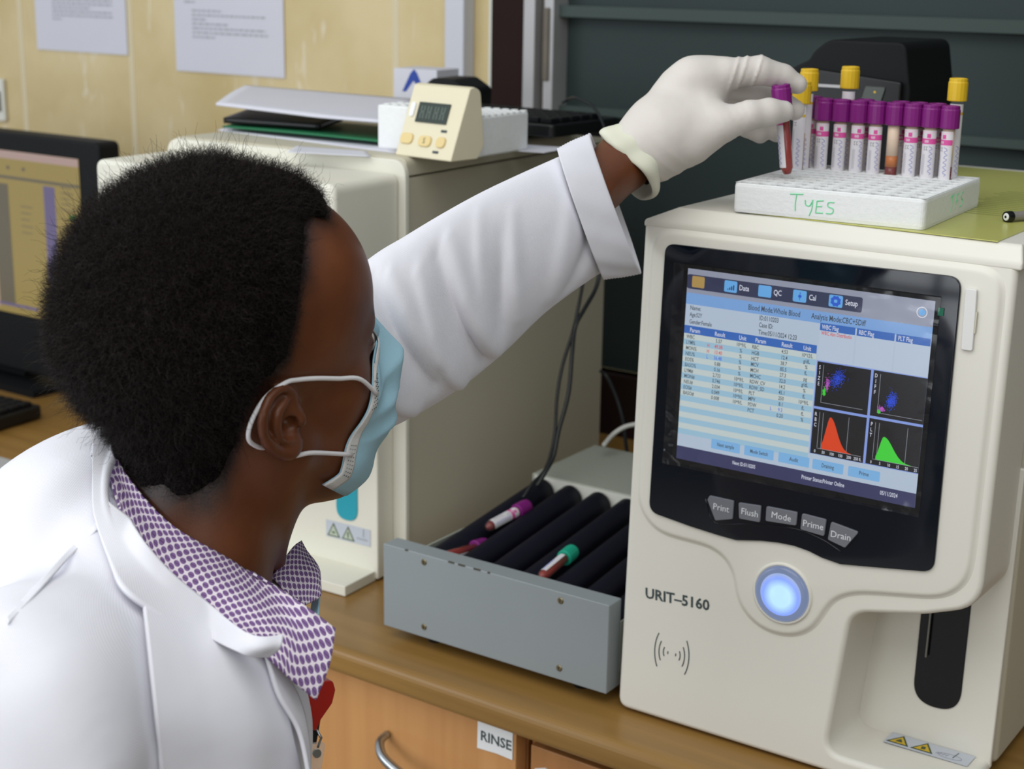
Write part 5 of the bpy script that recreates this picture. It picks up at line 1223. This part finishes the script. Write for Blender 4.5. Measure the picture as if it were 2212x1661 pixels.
    # ---- strips of cloth laid through 3-D curves (collars, lapel)
    def surf(x_, y_, which):                                   # first surface of coat or neck met at this direction
        r_ = CM.T @ np.array([(x_ - 1106) / FPX, (y_ - 830.5) / FPX, 1]); t = .7
        for _ in range(90):
            p_ = (r_ * t + CAMO)[None]; d_ = coat_sdf(p_)[0]; d_ = min(d_, head_sdf(toH(p_))[0] * HS) if which == 'm' else d_
            if d_ < 4e-4: return t
            t += max(d_ * .7, 2e-4)
            if t > 1.5: return None
    def place(p_):
        if len(p_) == 3: return list(at(*p_))
        x_, y_, off, fb, wh = p_; t = surf(x_, y_, wh)
        if t is None or abs(t - fb) > .12: t = fb; off = 0
        return list(at(x_, y_, t - off))
    def strip(name, rows, m, parent, nu_=90, nv_=16, th=.0016, uvs=1.0, label=None, wob=0, lift=0):
        C = np.array([catmull([place(p) for p in r], nu_) for r in rows]); G = np.stack([catmull(C[:, i], nv_) for i in range(nu_)], 1)   # nv x nu x 3
        if lift:                                               # never let the strip sink into the cloth below it
            Gf = G.reshape(-1, 3)
            wu = np.clip((.62 - np.arange(nu_) / nu_) / .08, 0, 1) if name == 'shirt_collar' else np.ones(nu_); wu = np.tile(wu, nv_)
            for _ in range(14):
                d_ = np.minimum(coat_sdf(Gf), head_sdf(toH(Gf)) * HS) if name == 'shirt_collar' else coat_sdf(Gf); push = np.clip(lift - d_, 0, .01); Gf = Gf - CM[2] * (push * wu)[:, None] * .8
            G = Gf.reshape(G.shape)
            if name == 'shirt_collar':                          # even out the lie of the leaf along its length
                zc = (G - CAMO) @ CM[2]; zs = zc.copy()
                for _ in range(160): zs[:, 1:-1] = .5 * zs[:, 1:-1] + .25 * (zs[:, :-2] + zs[:, 2:])
                zs = np.minimum(zs, zc + .004); G = CAMO + (G - CAMO) * (zs / zc)[:, :, None]
            for _ in range(2): G[1:-1, 1:-1] = (G[1:-1, 1:-1] * 2 + G[:-2, 1:-1] + G[2:, 1:-1] + G[1:-1, :-2] + G[1:-1, 2:]) / 6
        if wob: G = G + wob * np.sin(np.linspace(0, 9, nu_))[None, :, None] * np.array([0, 0, 1])
        V_ = G.reshape(-1, 3); F_ = np.array([(j * nu_ + i, j * nu_ + i + 1, (j + 1) * nu_ + i + 1, (j + 1) * nu_ + i) for j in range(nv_ - 1) for i in range(nu_ - 1)])
        o_ = np_obj(name, V_ - RO, F_, m, parent, label=label)
        uu = np.concatenate([[0], np.cumsum(np.linalg.norm(np.diff(G[nv_ // 2], axis=0), axis=1))]); vv = np.concatenate([[0], np.cumsum(np.linalg.norm(np.diff(G[:, nu_ // 2], axis=0), axis=1))])
        uv = o_.data.uv_layers.new(name='UVMap'); li = np.empty(len(o_.data.loops), np.int32); o_.data.loops.foreach_get('vertex_index', li)
        # width really spanned at each station keeps the dots round
        wd = np.linalg.norm(G[-1] - G[0], axis=1); wv = (np.arange(nv_) / (nv_ - 1))[:, None] * wd[None, :]
        UV = np.stack([np.tile(uu, (nv_, 1)).ravel(), wv.ravel()], 1)[li]; uv.data.foreach_set('uv', UV.astype(np.float32).ravel())
        x = o_.modifiers.new('s', 'SOLIDIFY'); x.thickness = th; x.offset = 0
        return o_
    shirt = strip('shirt_collar', SC_OUT, 'dots', root, th=.0018, lift=.003, label='purple-dotted shirt collar')
    strip('collar_inside', SC_IN, 'dots', shirt, th=.0012)
    strip('far_collar_leaf', SC_FAR, 'dots', shirt, nu_=30, nv_=20, th=.0015)
    strip('shirt_front', SC_FRONT, 'dots', shirt, nu_=30, nv_=16, th=.0012)
    strip('spare_mask', BLUE, 'mask', root, nu_=30, nv_=8, th=.0012, label='pale blue cloth edge at the throat')
    cc = strip('coat_collar', CC, 'coat', coat, nu_=110, nv_=20, th=.0030, lift=.0075)
    strip('yoke_seam', YS, 'coat', coat, nu_=60, nv_=5, th=.0012)
    strip('lapel', LAP, 'coat', coat, nu_=70, nv_=24, th=.0030, lift=.0035)
    strip('front_facing', FAC, 'coat', coat, nu_=50, nv_=10, th=.0026, lift=.001)
    # ---- badge reel clipped at the chest
    bz = thing('badge_reel', tuple(at(692, 1514, BD)), 0, 'shiny red badge reel with clear strap clipped at the coat front', 'badge reel')
    rot_ = Matrix([list(r) for r in np.array([CM[0], -CM[1], -CM[2]]).T]).to_4x4() @ Matrix.Rotation(rad(-10), 4, 'Z') @ Matrix.Rotation(rad(28), 4, 'Y')
    bz.matrix_world = Matrix.Translation(bz.location) @ rot_
    px = BD / FPX
    MB().prism(rpoly([(-22 * px, 46 * px), (14 * px, 50 * px), (24 * px, 30 * px), (22 * px, 0), (2 * px, -38 * px), (-4 * px, -62 * px), (-14 * px, -60 * px), (-16 * px, -38 * px), (-34 * px, 0), (-34 * px, 34 * px)], .004), -.005, .005, axis='z').build('case', 'red', bz, bevel=.0025)
    MB().box((-.004, -.030, -.001), (.003, .012, -.0065)).build('clip', 'black', bz)
    MB().tube([(.000, -.019, 0), (.005, -.025, .001), (.004, -.032, 0)], .0010, 6).build('hook', 'chrome', bz, smooth=True)
    MB().prism(rpoly([(-.003, -.085), (.010, -.083), (.009, -.028), (-.002, -.029)], .003), -.0006, .0006, axis='z').build('strap', 'clear', bz)
    MB().lathe([(.003, -.001), (.003, .0015)], 12, (.004, -.036, 0)).build('press_stud', 'chrome', bz)

# pose: head direction, joints of the trunk and arm, cloth lines
HEAD = (72.7, -9.9, 7.8) + tuple(np.array([-.747, .7436, CT + .4435]) - CM[0] * .003)
C7 = list(at(345, 1330, 1.08)); SHR = list(at(60, 1560, .93)); SHL = list(at(515, 960, 1.22)); RARM = list(at(40, 2000, .88)); BACK = list(at(240, 1250, 1.12))
NECKB = list(at(405, 1320, 1.075)); CH = list(at(406, 1600, 1.02)); CH2 = list(at(392, 1900, 1.03)); WAIST = list(at(210, 2200, 1.08))
ELB = list(at(960, 700, 1.275)); WR = list(at(1350, 346, 1.410)); HANDC = list(at(1400, 310, 1.41))
CUFFQ = 1.2
SLV = [((640, 700), (650, 990), 1.19, .055, .0), ((798, 566), (800, 938), 1.21, .055, .003), ((879, 514), (905, 888), 1.23, .052, .003), ((962, 464), (1000, 828), 1.26, .049, .004), ((1042, 420), (1088, 756), 1.295, .047, .004),
       ((1122, 382), (1180, 668), 1.33, .045, .005), ((1212, 342), (1292, 588), 1.37, .045, .006), ((1240, 328), (1320, 582), 1.38, .045, .006)]
CUF = [((1207, 326), (1300, 594), 1.365, .047, .006), ((1242, 308), (1340, 588), 1.38, .049, .007), ((1277, 293), (1381, 580), 1.395, .051, .008)]
FOLDS = [(.40, .5, .50, -1.25, -0.0145, .17), (.45, .6, .56, -1.2, 0.0093, .19), (.34, .4, .43, -1.3, 0.0102, .18), (.17, .7, .34, -1.0, -0.0127, .17), (.12, .2, .28, -1.2, 0.0102, .18), (.24, .6, .37, -.6, 0.0068, .16),
         (.62, .2, .58, -.8, -0.0076, .18), (.56, .7, .54, -.5, 0.0051, .2), (.68, .4, .64, -.9, 0.0059, .18), (.90, -.2, .78, -1.25, -0.0076, .15), (.84, .1, .74, -1.1, 0.0051, .18)]
CREASES = [((40, 1110, 1.03), (200, 985, 1.05), .007, .018), ((90, 1180, 1.0), (225, 1060, 1.05), -.006, .016), ((20, 1230, 1.0), (150, 1130, 1.02), .004, .02),
           ((292, 1250, .99), (345, 1661, .92), .004, .008), ((275, 1260, .99), (322, 1661, .92), -.003, .010), ((420, 1560, .95), (520, 1661, .95), .004, .02), ((110, 1500, .88), (230, 1661, .88), .005, .03), ((0, 1480, .86), (120, 1661, .86), -.004, .02)]
_r = lambda L, off, wh: [(x, y, off, fb, wh) for x, y, fb in L]
SC_OUT = [_r([(262, 985, 1.07), (300, 1060, 1.03), (380, 1140, 1.02), (480, 1200, 1.02), (560, 1245, 1.00)], .006, 'm') + [(640, 1295, .995), (725, 1358, .992)],
          _r([(252, 1020, 1.06), (288, 1095, 1.02), (365, 1180, 1.00), (468, 1255, 1.0)], .009, 'm') + [(585, 1340, .978), (645, 1385, .978), (712, 1435, .982)],
          _r([(248, 1065, 1.10), (280, 1150, 1.05), (350, 1240, 1.01), (455, 1325, .99)], .006, 'm') + [(565, 1410, .964), (625, 1465, .967), (682, 1512, .974)]]
SC_IN = [[(540, 1235, 1.02), (600, 1270, 1.02), (650, 1300, 1.03)], [(550, 1262, 1.045), (610, 1300, 1.045), (650, 1330, 1.05)]]
SC_FAR = [[(585, 1250, 1.11), (630, 1185, 1.15), (650, 1168, 1.17)], [(600, 1260, 1.10), (650, 1215, 1.14), (662, 1190, 1.17)], [(625, 1290, 1.09), (680, 1250, 1.12), (688, 1225, 1.14)], [(650, 1310, 1.08), (690, 1290, 1.10), (692, 1270, 1.12)]]
SC_FRONT = [[(560, 1290, 1.05), (640, 1330, 1.07)], [(600, 1400, 1.05), (700, 1400, 1.06)], [(620, 1480, 1.05), (690, 1490, 1.06)]]
BLUE = [[(680, 1240, 1.13), (690, 1280, 1.12), (688, 1330, 1.10)], [(670, 1250, 1.14), (675, 1290, 1.13), (670, 1330, 1.11)]]
CC = [_r([(232, 915, 1.16), (246, 985, 1.13), (252, 1050, 1.10), (290, 1135, 1.045), (360, 1228, 1.005), (460, 1312, .985)], .014, 'c') + [(545, 1372, .942), (612, 1372, .944)],
      _r([(215, 940, 1.16), (225, 1015, 1.12), (234, 1090, 1.085), (270, 1178, 1.03), (345, 1275, .99), (450, 1345, .97)], .010, 'c') + [(540, 1395, .938), (606, 1396, .942)],
      _r([(205, 980, 1.15), (208, 1060, 1.11), (214, 1130, 1.07), (250, 1215, 1.02), (325, 1300, .985), (430, 1366, .97)], .003, 'c') + [(520, 1410, .940), (580, 1416, .948)]]
LAP = [_r([(302, 1236, 1.0), (390, 1300, .985), (480, 1352, .975), (560, 1412, .975)], .010, 'c'), _r([(318, 1380, .975), (420, 1400, .965), (520, 1440, .965), (608, 1500, .985)], .012, 'c'),
       _r([(335, 1540, .955), (440, 1550, .95), (550, 1580, .955), (636, 1610, .98)], .009, 'c'), _r([(352, 1700, .94), (450, 1700, .94), (560, 1700, .95), (660, 1700, .98)], .006, 'c')]
FAC = [[(575, 1418, .97), (600, 1500, .965), (645, 1580, .97), (668, 1680, .97)], [(608, 1440, .99), (645, 1510, .99), (662, 1580, .99), (672, 1700, .99)]]
YS = [_r([(212, 1126, 1.0), (150, 1185, 1.0), (80, 1262, 1.0), (12, 1335, .95)], .0012, 'c'), _r([(220, 1136, 1.0), (158, 1196, 1.0), (88, 1273, 1.0), (18, 1348, .95)], .0012, 'c')]
BD = 1.06
person()
